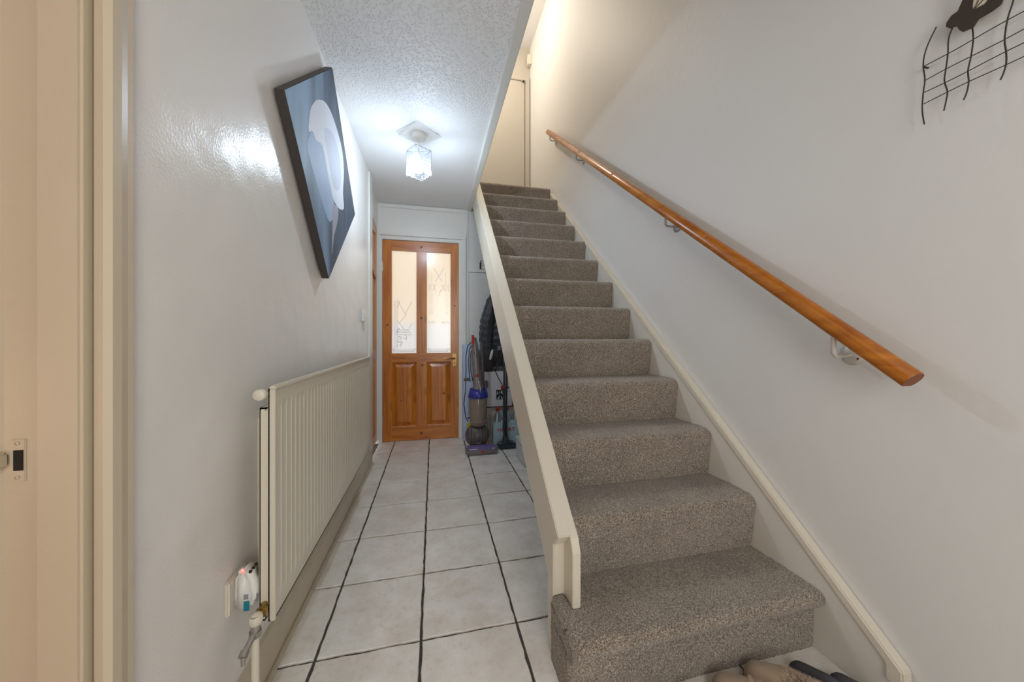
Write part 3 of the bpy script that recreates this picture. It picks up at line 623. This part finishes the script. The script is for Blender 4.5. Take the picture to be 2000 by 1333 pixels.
# ------------------------------------------------------------------ radiator
rd = thing('radiator', 'long cream double panel radiator with fluted front on the left wall', 'radiator', (-0.44, 1.66, 0.28))
ry0, ry1, rz0, rz1 = 0.997, 2.355, 0.305, 0.905
def fluted(x, sgn, y0, y1, z0, z1, pitch=0.0335):
    V = []; F = []; n = round((y1-y0-0.03)/pitch); ys_ = [y0, y0+0.012]; dx = [0, 0]
    for k in range(n):
        c = y0+0.015+(k+0.5)*(y1-y0-0.03)/n; h = (y1-y0-0.03)/n
        for o_, d in ((-0.46, 0), (-0.38, -0.0012), (-0.24, -0.0019), (0.24, -0.0019), (0.38, -0.0012), (0.46, 0)): ys_.append(c+o_*h); dx.append(d)
    ys_ += [y1-0.012, y1]; dx += [0, 0]; zs = [z0, z0+0.038, z0+0.055, z1-0.055, z1-0.038, z1]; w_ = [0, 0, 1, 1, 0, 0]
    for iz, z in enumerate(zs):
        for iy, y in enumerate(ys_): V.append((x+sgn*dx[iy]*w_[iz], y, z))
    m = len(ys_)
    for a in range(len(zs)-1):
        for k in range(m-1): F.append((a*m+k, a*m+k+1, (a+1)*m+k+1, (a+1)*m+k))
    b = B(); b.add(V, F); b.box(x-sgn*0.012-0.002, x-sgn*0.012+0.002, y0, y1, z0, z1)
    for (a, c, z, z_) in ((y0, y0+0.004, z0, z1), (y1-0.004, y1, z0, z1), (y0, y1, z0, z0+0.004), (y0, y1, z1-0.004, z1)): b.box(min(x, x-sgn*0.013), max(x, x-sgn*0.013), a, c, z, z_)
    return b
fluted(-0.402, 1, ry0, ry1, rz0, rz1).obj('front_panel', 'rad', rd)
fluted(-0.424, 1, ry0+0.005, ry1-0.005, rz0, rz1-0.05).obj('back_panel', 'rad', rd)
B().box(-0.412, -0.396, ry0-0.004, ry1+0.004, rz1-0.004, rz1+0.007, 0.003).obj('top_rail', 'rad', rd)
B().box(-0.4105, -0.3985, ry0-0.003, ry0+0.006, rz0, rz1, 0.002).obj('end_trim', 'rad', rd)
B().box(-0.437, -0.414, ry0+0.004, ry0+0.012, rz0+0.045, rz1-0.055, 0.003).obj('end_cap', 'rad', rd)
B().lathe([(0.010, 0.040), (0.010, 0.020), (0.0135, 0.018), (0.0145, 0.0), (0.012, -0.003)], (-0.423, ry0-0.030, 0.893), 'y', 20).obj('blanking_cap', 'rad', rd)
vv = B().tube([(-0.424, ry0+0.015, 0.350), (-0.424, ry0-0.040, 0.338)], 0.009, 12).lathe([(0.014, 0), (0.014, 0.012)], (-0.424, ry0-0.020, 0.342), 'y', 6, False).obj('valve_body', 'brass', rd)
B().tube([(-0.424, ry0-0.045, 0.358), (-0.424, ry0-0.045, 0.318)], 0.010, 12).lathe([(0.014, 0), (0.014, 0.013)], (-0.424, ry0-0.045, 0.308), 'z', 6, False).obj('union_nut', 'steel', vv)
B().lathe([(0.010, 0), (0.0135, 0.003), (0.015, 0.012), (0.014, 0.021), (0.009, 0.026), (0.002, 0.028)], (-0.424, ry0-0.042, 0.334), 'z', 20).obj('lockshield_cap', 'rad', vv)
B().tube([(-0.424, ry0-0.045, 0.310), (-0.424, ry0-0.045, 0.0)], 0.0085, 12).obj('supply_pipe', 'rad', rd)
B().tube([(-0.424, ry0-0.050, 0.318), (-0.430, ry0-0.080, 0.300)], 0.007, 10).tube([(-0.430, ry0-0.077, 0.302), (-0.431, ry0-0.088, 0.295)], 0.010, 6).tube([(-0.431, ry0-0.085, 0.295), (-0.431, ry0-0.085, 0.276)], 0.005, 8).obj('drain_cock', 'steel', vv)
for y in (1.15, 2.2): B().box(XL, -0.436, y-0.015, y+0.015, 0.33, 0.80).obj('wall_bracket', 'rad', rd)

# socket and plug-in, switch
so = thing('power_socket', 'cream wall socket plate low on the left wall behind the plug-in device', 'socket', (-0.5, 0.985, 0.32))
B().box(-0.5, -0.490, 0.972, 1.060, 0.345, 0.433, 0.004).obj('face_plate', 'cream', so)
B().box(-0.491, -0.488, 1.047, 1.056, 0.385, 0.405, 0.001).obj('rocker', 'white_pl', so)
pl = thing('plug_in_device', 'white rounded plug-in device with teal label and red light', 'plug-in', (-0.464, 1.015, 0.33))
prof = [(-0.4895, 0.350), (-0.458, 0.347), (-0.442, 0.360), (-0.439, 0.385), (-0.446, 0.425), (-0.458, 0.448), (-0.474, 0.453), (-0.4875, 0.438), (-0.4895, 0.39)]
bm = bmesh.new(); ya, yb = 0.985, 1.036
v0 = [bm.verts.new((x, ya, z)) for x, z in prof]; v1 = [bm.verts.new((x, yb, z)) for x, z in prof]; bm.faces.new(v0[::-1]); bm.faces.new(v1)
for i in range(len(prof)): bm.faces.new((v0[i], v0[(i+1) % len(prof)], v1[(i+1) % len(prof)], v1[i]))
bmesh.ops.recalc_face_normals(bm, faces=bm.faces[:]); bmesh.ops.bevel(bm, geom=bm.edges[:], offset=0.010, segments=4, affect='EDGES')
pbody = B().bm(bm, True).obj('housing', 'white_pl', pl)
for k in range(3):
    y = 0.996+k*0.0145
    B().ell((-0.4545, y, 0.4405), (0.004, 0.0045, 0.004), 12, 8).obj('vent_hole', 'hole', pl)
    B().ell((-0.4395, y, 0.372), (0.0016, 0.0045, 0.012), 12, 8).obj('vent_slot', 'ink_g', pl)
B().box(-0.464, -0.452, 0.9838, 0.9852, 0.350, 0.374).obj('teal_label', 'teal', pl)
B().box(-0.464, -0.454, 0.9838, 0.9852, 0.379, 0.391).obj('grey_label', 'ink_g', pl)
B().ell((-0.470, 0.992, 0.4485), (0.0032, 0.0032, 0.003), 10, 8).obj('indicator_light', 'led', pl)
sw = thing('light_switch', 'white light switch on the left wall near the pine cupboard', 'switch', (-0.5, 2.64, 1.14))
B().box(-0.5, -0.478, 2.60, 2.685, 1.145, 1.230, 0.004).obj('back_box', 'white_pl', sw)
B().box(-0.479, -0.473, 2.597, 2.688, 1.142, 1.233, 0.003).obj('face_plate', 'white_pl', sw)
for y in (2.628, 2.657): B().box(-0.474, -0.469, y-0.006, y+0.006, 1.175, 1.20, 0.002).obj('rocker', 'white_pl', sw)

# ------------------------------------------------------------------ ceiling light
lx, ly = -0.093, 2.274
cl = thing('pendant_light', 'square crystal pendant light shade glowing cool white on the hall ceiling', 'ceiling light', (lx, ly, 2.07))
B().prism([(lx-0.145, ly), (lx, ly-0.145), (lx+0.145, ly), (lx, ly+0.145)], 'z', ZC-0.0015, ZC, 0.0005).obj('ceiling_plate', 'ceil_s', cl)
B().lathe([(0.030, -0.034), (0.042, -0.030), (0.044, -0.004), (0.044, 0)], (lx, ly, ZC-0.0015), 'z', 28).obj('ceiling_rose', 'white_pl', cl)
B().tube([(lx, ly, ZC-0.035), (lx, ly, 2.195)], 0.003, 8).obj('flex', 'white_pl', cl)
B().lathe([(0.014, 0), (0.014, 0.04), (0.008, 0.05)], (lx, ly, 2.148), 'z', 14).obj('lamp_holder', 'white_pl', cl)
B().lathe([(0.014, 2.178), (0.016, 2.165), (0.0275, 2.130), (0.0275, 2.127)], (lx, ly, 0), 'z', 24).obj('bulb_housing', 'white_pl', cl)
B().lathe([(0.0272, 2.1275), (0.0278, 2.116), (0.0262, 2.105), (0.0215, 2.096), (0.013, 2.091), (0.002, 2.0895)], (lx, ly, 0), 'z', 24).obj('bulb', 'bulb', cl)
hw = 0.056; R45 = Matrix.Rotation(math.radians(32), 3, 'Z')
def rp(x, y, z): v = R45 @ Vector((x, y, 0)); return (lx+v.x, ly+v.y, z)
fr = B()
for z in (2.232, 2.085):
    c4 = [rp(-hw, -hw, z), rp(hw, -hw, z), rp(hw, hw, z), rp(-hw, hw, z)]
    for k in range(4): fr.tube([c4[k], c4[(k+1) % 4]], 0.0018, 6)
for sx in (-1, 1):
    for sy in (-1, 1): fr.tube([rp(sx*hw, sy*hw, 2.232), rp(sx*hw, sy*hw, 2.085)], 0.0015, 6); fr.tube([rp(sx*hw, sy*hw, 2.232), (lx, ly, 2.225)], 0.0015, 6)
fr.obj('shade_frame', 'chrome', cl)
cr = B()
for sd in range(4):
    Q = Matrix.Rotation(sd*PI/2, 3, 'Z')
    for k in range(7):
        for r_ in range(6):
            a = -hw+(k+0.5)*2*hw/7; z = 2.222-r_*0.0265; wd = 0.0052; hh = 0.0105
            pts = []
            for (dx, dy, dz) in ((-wd, -0.002, -hh), (wd, -0.002, -hh), (wd, 0.002, -hh), (-wd, 0.002, -hh), (-wd, -0.002, hh), (wd, -0.002, hh), (wd, 0.002, hh), (-wd, 0.002, hh)):
                v = Q @ Vector((a+dx, -hw+dy, 0)); pts.append(rp(v.x, v.y, z+dz-0.004*((k+r_) % 2)))
            cr.add(pts, [(0, 3, 2, 1), (4, 5, 6, 7), (0, 1, 5, 4), (1, 2, 6, 5), (2, 3, 7, 6), (3, 0, 4, 7)])
cr.obj('crystal_drops', 'crystal', cl, kind='stuff')

# alarm sensor upstairs
se = thing('motion_sensor', 'small cream motion sensor high in the landing corner', 'sensor', (1.245, 4.36, 4.62))
B().prism([(1.27, 4.36), (1.225, 4.37), (1.218, 4.385), (1.222, 4.43), (1.27, 4.44)], 'z', 4.66, 4.79, 0.004).obj('housing', 'cream', se)
B().prism([(1.224, 4.366), (1.214, 4.385), (1.219, 4.42), (1.226, 4.42)], 'z', 4.675, 4.73, 0.002).obj('lens', 'trimw', se)

# coat hook
ch = thing('coat_hook', 'dark metal double coat hook on the panelled end wall', 'hook', (0.47, YB, 1.73))
B().box(0.463, 0.479, YB-0.017, YB-0.012, 1.735, 1.80, 0.002).obj('back_plate', 'dark', ch)
B().tube([(0.471, YB-0.016, 1.765), (0.471, YB-0.045, 1.775), (0.471, YB-0.06, 1.80), (0.471, YB-0.058, 1.815)], 0.005, 8).obj('upper_prong', 'dark', ch)
B().tube([(0.471, YB-0.016, 1.745), (0.471, YB-0.035, 1.735), (0.471, YB-0.045, 1.75)], 0.005, 8).obj('lower_prong', 'dark', ch)

# ------------------------------------------------------------------ under the stairs
# coat
ct = thing('jacket', 'black quilted jacket hanging under the stairs behind the upright vacuum', 'jacket', (0.66, 3.34, 0.70))
def cloth_tube(rows, n=40, quilt=0.065, amp=0.010, seed=1):
    V = []; F = []; r = random.Random(seed); ph = [r.random()*6 for _ in range(4)]
    for (x, y, z, rx, ry) in rows:
        for k in range(n):
            a = 2*PI*k/n; f = 1+0.10*math.sin(3*a+ph[0]+z*3)+0.06*math.sin(7*a+ph[1]-z*5)
            q = amp*(abs(math.sin(PI*z/quilt))**0.6-0.5)
            V.append((x+(rx*f+q)*math.cos(a), y+(ry*f+q)*math.sin(a), z+0.006*math.sin(2*a+ph[2])))
    m = len(rows)
    for i in range(m-1):
        for k in range(n): F.append((i*n+k, i*n+(k+1) % n, (i+1)*n+(k+1) % n, (i+1)*n+k))
    F.append(tuple(range(n))[::-1]); F.append(tuple((m-1)*n+k for k in range(n)))
    b = B(); b.add(V, F, True); return b
def lerp_rows(keys, n):
    out = []; keys = sorted(keys, key=lambda k: k[2]); zs = [k[2] for k in keys]
    for i in range(n):
        z = zs[0]+(zs[-1]-zs[0])*i/(n-1); out.append(tuple(np.interp(z, zs, [k[j] for k in keys]) if j != 2 else z for j in range(5)))
    return out
cloth_tube(lerp_rows([(0.665, 3.40, 0.735, 0.13, 0.05), (0.655, 3.40, 0.78, 0.165, 0.065), (0.64, 3.40, 1.0, 0.185, 0.075), (0.645, 3.41, 1.2, 0.165, 0.07), (0.665, 3.42, 1.40, 0.125, 0.06), (0.68, 3.43, 1.56, 0.06, 0.045), (0.69, 3.44, 1.62, 0.03, 0.03)], 60)).obj('body', 'coat', ct)
cloth_tube(lerp_rows([(0.525, 3.33, 0.70, 0.040, 0.035), (0.515, 3.33, 0.78, 0.048, 0.042), (0.505, 3.34, 1.0, 0.052, 0.045), (0.52, 3.35, 1.2, 0.055, 0.045), (0.575, 3.38, 1.40, 0.05, 0.04), (0.63, 3.40, 1.50, 0.035, 0.03)], 46), 24, seed=4).obj('sleeve', 'coat', ct)
cloth_tube(lerp_rows([(0.74, 3.33, 0.74, 0.040, 0.035), (0.745, 3.33, 1.0, 0.050, 0.045), (0.74, 3.36, 1.3, 0.05, 0.04), (0.71, 3.40, 1.48, 0.035, 0.03)], 40), 24, seed=9).obj('sleeve', 'coat', ct)
B().ell((0.548, 3.285, 0.86), (0.014, 0.006, 0.055), 12, 8, Matrix.Rotation(0.25, 3, 'Y')).obj('white_tag', 'white_pl', ct)
B().box(0.615, 0.645, 3.318, 3.323, 0.90, 0.945).obj('sewn_label', 'ink_g', ct)
B().tube([(0.69, 3.44, 1.61), (0.69, 3.47, 1.66), (0.69, 3.517, 1.66)], 0.005, 6).obj('hanging_loop', 'coat', ct)

# upright vacuum
vc = thing('upright_vacuum', 'grey upright ball vacuum cleaner with blue cyclone and purple floor head', 'vacuum cleaner', (0.40, 3.05, 0))
vx, vy = 0.405, 3.14
hd = B().box(0.272, 0.552, 2.955, 3.075, 0.006, 0.062, 0.014).obj('floor_head', 'vgrey', vc)
B().box(0.285, 0.540, 2.950, 3.03, 0.040, 0.074, 0.010).obj('purple_cover', 'vpurple', hd)
for (a, b_) in ((0.30, 0.368), (0.495, 0.525)): B().box(a, b_, 2.9485, 2.951, 0.056, 0.063).obj('white_marking', 'white_pl', hd)
B().box(0.40, 0.435, 2.953, 2.957, 0.024, 0.034).obj('red_catch', 'vred', hd)
for x in (0.284, 0.540): B().lathe([(0.022, -0.006), (0.022, 0.006)], (x, 3.07, 0.022), 'x', 14).obj('wheel', 'vdark', hd)
bl = B(); V = []; F = []; n, m = 36, 16
for i in range(m+1):
    th = PI*i/m
    for k in range(n):
        ph = 2*PI*k/n; r_ = 0.112; V.append((vx-0.012+r_*1.0*math.cos(th), vy+r_*0.93*math.sin(th)*math.cos(ph), 0.128+r_*math.sin(th)*math.sin(ph)*0.98))
for i in range(m):
    for k in range(n): F.append((i*n+k, i*n+(k+1) % n, (i+1)*n+(k+1) % n, (i+1)*n+k))
bl.add(V, F, True); ball = bl.obj('ball', 'vdark', vc)
rb = B()
for x in (-0.075, -0.05, -0.022, 0.022, 0.05, 0.075):
    r_ = math.sqrt(0.112**2-x*x); rb.tube([(vx-0.012+x, vy+(r_*0.93)*math.cos(t), 0.128+r_*0.98*math.sin(t)) for t in [PI*0.55+PI*0.9*k/16 for k in range(17)]], 0.003, 6)
rb.obj('ball_rib', 'vgrey', ball)
B().tube([(vx-0.01, 3.06, 0.06), (vx-0.01, 3.10, 0.12), (vx, 3.12, 0.20)], [0.03, 0.04, 0.035], 14).obj('neck', 'vdark', vc)
bn = B().lathe([(0.058, 0.225), (0.072, 0.245), (0.080, 0.34), (0.082, 0.475), (0.078, 0.485)], (vx-0.008, 3.11, 0), 'z', 32).obj('dust_bin', 'vbin', vc)
B().lathe([(0.0725, 0.262), (0.0775, 0.266), (0.0775, 0.272), (0.0735, 0.276)], (vx-0.008, 3.11, 0), 'z', 32).obj('bin_seal', 'vgrey', bn)
cyb = B().lathe([(0.080, 0.478), (0.088, 0.485), (0.086, 0.52), (0.070, 0.545), (0.045, 0.55)], (vx-0.008, 3.11, 0), 'z', 32)
for k in range(12):
    a = 2*PI*k/12; cyb.tube([(vx-0.008+0.078*math.cos(a), 3.11+0.078*math.sin(a), 0.48), (vx-0.008+0.064*math.cos(a), 3.11+0.064*math.sin(a), 0.565)], [0.015, 0.010], 8)
cyb.obj('cyclone', 'vblue', vc)
B().tube([(vx-0.008, 3.11, 0.545), (vx-0.010, 3.12, 0.60), (vx-0.018, 3.13, 0.66)], [0.05, 0.042, 0.034], 16).obj('cyclone_top', 'vgrey', vc)
B().tube([(vx+0.005, 3.045, 0.53), (vx+0.0, 3.035, 0.58), (vx-0.01, 3.07, 0.63)], 0.010, 8).obj('bin_handle', 'steel', vc)
wd_ = B().tube([(vx-0.014, 3.15, 0.55), (vx-0.018, 3.155, 0.70), (vx-0.028, 3.16, 0.85), (vx-0.036, 3.165, 0.97), (vx-0.042, 3.15, 1.03)], [0.034, 0.036, 0.034, 0.030, 0.020], 18).obj('wand', 'vgrey', vc)
B().tube([(vx-0.056, 3.12, 0.975), (vx-0.058, 3.115, 1.05)], 0.012, 10).obj('red_release', 'vred', wd_)
B().tube([(vx-0.03, 3.120, 0.87), (vx-0.03, 3.118, 0.90)], 0.012, 10).obj('wand_button', 'steel', wd_)
B().tube([(vx-0.02, 3.117, 0.665), (vx-0.02, 3.117, 0.69)], 0.012, 10).obj('red_button', 'vred', wd_)
ho = B(); pth = []
for k in range(60):
    t = k/59; pth.append((vx+0.030+0.012*math.sin(t*PI), 3.17, 0.98-0.70*t))
ho.tube(pth, [0.013+0.003*(k % 2) for k in range(60)], 10).obj('hose', 'vdark', vc)
B().tube([(vx-0.06, 3.16, 0.99), (vx-0.10, 3.16, 0.95), (vx-0.115, 3.16, 0.86), (vx-0.115, 3.16, 0.70), (vx-0.12, 3.15, 0.55), (vx-0.135, 3.14, 0.42), (vx-0.12, 3.14, 0.30), (vx-0.10, 3.16, 0.26)], 0.0042, 8).obj('power_cable', 'cable', vc)
B().tube([(vx-0.05, 3.16, 0.97), (vx-0.085, 3.16, 0.92), (vx-0.09, 3.16, 0.80), (vx-0.085, 3.16, 0.68), (vx-0.075, 3.16, 0.62)], 0.004, 8).tube([(vx-0.05, 3.17, 0.95), (vx-0.07, 3.17, 0.88), (vx-0.07, 3.17, 0.72), (vx-0.05, 3.17, 0.62)], 0.004, 8).obj('cable_loop', 'cable', vc)
B().box(vx-0.135, vx-0.075, 3.14, 3.17, 0.625, 0.655, 0.006).obj('cable_hook', 'vdark', vc)
B().box(vx+0.05, vx+0.085, 3.10, 3.13, 0.56, 0.63, 0.008).obj('tool_clip', 'vdark', vc)

# stick sweeper
sv = thing('stick_sweeper', 'slim dark stick vacuum standing in front of the water bottles', 'stick vacuum', (0.66, 3.10, 0))
B().prism([(0.575, 3.06), (0.745, 3.06), (0.745, 3.15), (0.69, 3.17), (0.63, 3.17), (0.575, 3.15)], 'z', 0.004, 0.055, 0.012).obj('floor_nozzle', 'teal_dark', sv)
B().tube([(0.655, 3.13, 0.05), (0.655, 3.135, 0.11)], [0.035, 0.022], 14).obj('swivel', 'teal_dark', sv)
B().tube([(0.648, 3.135, 0.10), (0.640, 3.14, 0.18), (0.652, 3.17, 0.60), (0.660, 3.20, 1.05)], 0.011, 12).obj('tube', 'teal_dark', sv)
B().tube([(0.668, 3.135, 0.10), (0.662, 3.14, 0.16), (0.676, 3.175, 0.60), (0.688, 3.205, 1.02)], 0.009, 12).obj('support_rod', 'cable', sv)
B().box(0.615, 0.668, 3.140, 3.166, 0.53, 0.575, 0.006).obj('cord_clamp', 'vdark', sv)
B().box(0.612, 0.640, 3.135, 3.142, 0.548, 0.575, 0.003).obj('red_tab', 'vred', sv)
B().tube([(0.64, 3.16, 0.90), (0.61, 3.16, 0.83), (0.575, 3.16, 0.76), (0.565, 3.16, 0.71), (0.59, 3.155, 0.65), (0.63, 3.15, 0.58)], 0.0045, 8).obj('cord', 'cable', sv)
for (x, z) in ((0.585, 0.055), (0.715, 0.055)): B().box(x, x+0.022, 3.075, 3.10, z-0.003, z+0.004, 0.002).obj('pedal', 'ink_g', sv)

# cartons
tb = thing('flat_carton', 'tall narrow pale blue printed carton leaning beside the pine door', 'carton', (0.37, 3.47, 0))
B().box(0.284, 0.440, 3.395, 3.485, 0.003, 0.955, 0.003).obj('carton_body', 'cardb', tb)
B().ell((0.338, 3.3945, 0.155), (0.020, 0.001, 0.032), 16, 8).obj('yellow_oval', 'ink_y', tb)
B().box(0.325, 0.350, 3.3935, 3.3955, 0.222, 0.236).obj('blue_mark', 'ink_b', tb)
for z in (0.30, 0.40): B().box(0.335, 0.338, 3.3935, 3.3955, z-0.04, z+0.05).obj('line_print', 'ink_g', tb)
for k in range(7): B().box(0.325+k*0.0045, 0.3272+k*0.0045, 3.3935, 3.3955, 0.035, 0.065).obj('print_bar', 'ink_g', tb)
for z in (0.86, 0.78, 0.66, 0.56): B().box(0.31, 0.36, 3.3935, 3.3955, z, z+0.003).obj('line_print', 'cardw', tb)
lc = thing('lower_carton', 'beige printed carton on the floor behind the vacuum, under the white carton', 'carton', (0.60, 3.42, 0))
B().box(0.46, 0.86, 3.33, 3.51, 0.002, 0.335, 0.003).obj('carton_body', 'card', lc)
for k in range(5):
    x = 0.487+k*0.014; B().box(x, x+0.006, 3.3285, 3.3305, 0.06+0.012*(k % 2), 0.275-0.018*(k % 3)).obj('print_column', 'ink_g', lc)
uc = thing('white_carton', 'white carton with black handling symbol standing on the beige carton', 'carton', (0.63, 3.42, 0.335))
B().box(0.462, 0.775, 3.31, 3.505, 0.337, 0.690, 0.003).obj('carton_body', 'cardw', uc)
B().box(0.462, 0.775, 3.3085, 3.3105, 0.339, 0.349).obj('black_border', 'ink', uc)
B().box(0.762, 0.772, 3.3085, 3.3105, 0.349, 0.60).obj('black_border', 'ink', uc)
sy = B().box(0.600, 0.672, 3.3080, 3.3105, 0.415, 0.510).obj('handling_symbol', 'ink', uc)
for pts in ([(0.606, 0.42), (0.628, 0.42), (0.636, 0.455)], [(0.644, 0.455), (0.652, 0.42), (0.668, 0.42)], [(0.606, 0.47), (0.622, 0.465), (0.612, 0.50)], [(0.645, 0.48), (0.664, 0.465), (0.66, 0.503), (0.65, 0.50)], [(0.628, 0.48), (0.638, 0.475), (0.636, 0.505)]):
    B().prism(pts, 'y', 3.3070, 3.3082).obj('symbol_cutout', 'cardw', sy)
B().lathe([(0.012, 0), (0.012, -0.002)], (0.682, 3.3105, 0.47), 'y', 14).obj('black_dot', 'ink', uc)
B().lathe([(0.008, 0), (0.008, -0.002)], (0.72, 3.3105, 0.53), 'y', 14).obj('black_dot', 'ink', uc)

# bottles
wp = thing('water_bottle_pack', 'shrink wrapped pack of clear blue water bottles with red caps', 'water bottles', (0.68, 3.23, 0))
bprof = [(0.040, 0.004), (0.044, 0.012), (0.044, 0.20), (0.041, 0.21), (0.044, 0.22), (0.044, 0.25), (0.034, 0.285), (0.016, 0.312), (0.014, 0.330)]
b1 = B().lathe(bprof, (0.597, 3.225, 0), 'z', 24).obj('bottle', 'pet', wp)
c1 = B().lathe([(0.0165, 0.325), (0.0165, 0.348), (0.012, 0.351)], (0.597, 3.225, 0), 'z', 16).obj('cap', 'vred', b1)
h1 = B().tube([(0.585, 3.21, 0.352), (0.578, 3.20, 0.362), (0.595, 3.195, 0.370), (0.612, 3.205, 0.362), (0.615, 3.215, 0.350)], 0.0045, 8).obj('carry_loop', 'vred', b1)
for dx in (0.09, 0.18):
    o = b1.copy(); C.objects.link(o); o.location = b1.location+Vector((dx, 0, 0))
    for ch_ in (c1, h1):
        q = ch_.copy(); C.objects.link(q); q.parent = o
fm = B().box(0.551, 0.823, 3.178, 3.272, 0.001, 0.235, 0.014).obj('shrink_film', 'film', wp)
text_mesh('HAYAT', 0.052, 'ink_r', Matrix.Translation((0.672, 3.1772, 0.150)) @ Matrix.Rotation(PI/2, 4, 'X'), 'printed_word', fm)
em = B()
for r_ in (0.052, 0.060):
    em.tube([(0.672+r_*1.0*math.cos(t), 3.1776, 0.155+r_*math.sin(t)) for t in [2*PI*k/32 for k in range(33)]], 0.0012, 6, False)
em.obj('oval_emblem', 'cardw', fm)

# storage box with a dark bag on top
sb = thing('storage_box', 'white box on the tiles under the stairs, right of the water bottles', 'storage box', (0.82, 2.73, 0))
B().box(0.700, 0.98, 2.60, 2.90, 0.002, 0.150, 0.008).obj('box_body', 'boxw', sb)
B().box(0.693, 0.987, 2.593, 2.907, 0.150, 0.172, 0.006).obj('box_lid', 'boxw', sb)
bg_ = thing('dark_bag', 'small dark bag resting on the white box under the stairs', 'bag', (0.80, 2.78, 0.172))
cloth_tube(lerp_rows([(0.80, 2.76, 0.182, 0.085, 0.10), (0.80, 2.76, 0.20, 0.095, 0.11), (0.80, 2.76, 0.245, 0.07, 0.08), (0.80, 2.76, 0.265, 0.02, 0.03)], 14), 24, 0.4, 0.004, 3).obj('bag_body', 'coat', bg_)
B().tube([(0.76, 2.76, 0.25), (0.77, 2.75, 0.285), (0.82, 2.75, 0.285), (0.83, 2.76, 0.25)], 0.006, 8).obj('bag_handle', 'coat', bg_)

# ------------------------------------------------------------------ footwear at the foot of the stairs
def slipper(name, label, toe, heel, wd, h, upper, sole, fur, cat, group=None, tip=1.0, opening=True):
    toe = Vector((toe[0], toe[1], 0)); heel = Vector((heel[0], heel[1], 0)); d = (heel-toe); L = d.length; d.normalize(); s_ = Vector((-d.y, d.x, 0))
    t = thing(name, label, cat, (toe+heel)/2, group)
    def wf(u): return wd*(0.5+0.5*min(1, (u/0.22))**0.5*0.9 if u < 0.22 else 0.95-0.12*math.sin(PI*(u-0.22)/0.6) if u < 0.82 else 0.95*max(0.02, 1-((u-0.82)/0.18)**2)**0.5)*(tip if u < 0.1 else 1)
    def prof(u):  # half-width with rounded ends
        e = math.sqrt(max(0.0, 1-max(0, (0.12-u)/0.12)**2)); return max(0.002, wd*0.5*(0.88+0.12*math.cos((u-0.3)*5))*e*math.sqrt(max(0.0, 1-max(0, (u-0.88)/0.12)**2)))
    sb_ = B(); N_ = 24; pl_ = [toe+d*(L*u)+s_*prof(u) for u in [k/N_ for k in range(N_+1)]]+[toe+d*(L*u)-s_*prof(u) for u in [1-k/N_ for k in range(N_+1)]]
    sb_.prism([(p.x, p.y) for p in pl_], 'z', 0.002, 0.016); sb_.obj('sole', sole, t)
    V = []; F = []; m = 18; n_ = 26
    for i in range(n_+1):
        u = 0.01+0.97*i/n_; hw_ = prof(u)*0.97
        hh = h*(0.55+0.45*min(1, u/0.35))*math.sqrt(max(0.02, 1-max(0, (0.10-u)/0.10)**2)) if u < 0.5 else h*(1-0.15*(u-0.5))
        for k in range(m+1):
            a = PI*k/m; cut = 1.0
            z = 0.014+hh*math.sin(a)**0.7
            if opening and u > 0.45: z = min(z, 0.014+hh*0.85) if abs(math.cos(a)) > 0.75 else 0.014+hh*(0.85-0.5*min(1, (u-0.45)/0.1)*(1 if u < 0.93 else max(0, (1-u)/0.07)))
            V.append(toe+d*(L*u)+s_*hw_*math.cos(a)+Vector((0, 0, z)))
    for i in range(n_):
        for k in range(m): F.append((i*(m+1)+k, i*(m+1)+k+1, (i+1)*(m+1)+k+1, (i+1)*(m+1)+k))
    b = B(); b.add(V, F, True); b.obj('upper', upper, t)
    if fur:
        fb = B(); r = random.Random(len(label)*7)
        for k in range(3200):
            u = 0.36+0.5*r.random(); a = PI*r.random(); hw_ = prof(u)
            base = toe+d*(L*u)+s_*hw_*0.95*math.cos(a)+Vector((0, 0, 0.014+h*(0.95)*math.sin(a)**0.7))
            o_ = (s_*math.cos(a)+Vector((0, 0, math.sin(a)))+d*r.uniform(-1.2, 0.3)+Vector((r.uniform(-.5, .5), r.uniform(-.5, .5), r.uniform(-.3, .3)))).normalized()*r.uniform(0.007, 0.015)
            sd = o_.cross(d).normalized()*0.0007
            fb.add([base-sd, base+sd, base+o_*0.6+sd*0.7+Vector((0, 0, 0.001)), base+o_], [(0, 1, 2), (0, 2, 3)])
        fb.obj('fur_trim', 'fur', t, kind='stuff')
    return t
slipper('slipper', 'beige suede slipper with fluffy cuff, nearer the black shoe', (0.797, 0.850), (0.972, 0.655), 0.082, 0.062, 'suede', 'sole', True, 'slipper', 'pair of beige slippers')
slipper('slipper', 'beige suede slipper with fluffy cuff, touching the bottom stair riser', (0.920, 0.858), (1.092, 0.665), 0.082, 0.062, 'suede', 'sole', True, 'slipper', 'pair of beige slippers')
slipper('shoe', 'black shoe at the bottom edge left of the beige slippers', (0.705, 0.845), (0.80, 0.60), 0.075, 0.050, 'black', 'black', False, 'shoe', 'dark shoes by the stairs')
slipper('shoe', 'black shoe furthest left at the foot of the carpeted stairs', (0.61, 0.845), (0.655, 0.58), 0.075, 0.045, 'black', 'black', False, 'shoe', 'dark shoes by the stairs')
slipper('shoe', 'charcoal narrow-toed shoe right of the beige slippers', (1.082, 0.845), (1.176, 0.60), 0.046, 0.042, 'navy', 'black', False, 'shoe', 'dark shoes by the stairs')
slipper('shoe', 'charcoal shoe nearest the right wall', (1.165, 0.790), (1.225, 0.54), 0.050, 0.040, 'navy', 'black', False, 'shoe', 'dark shoes by the stairs')
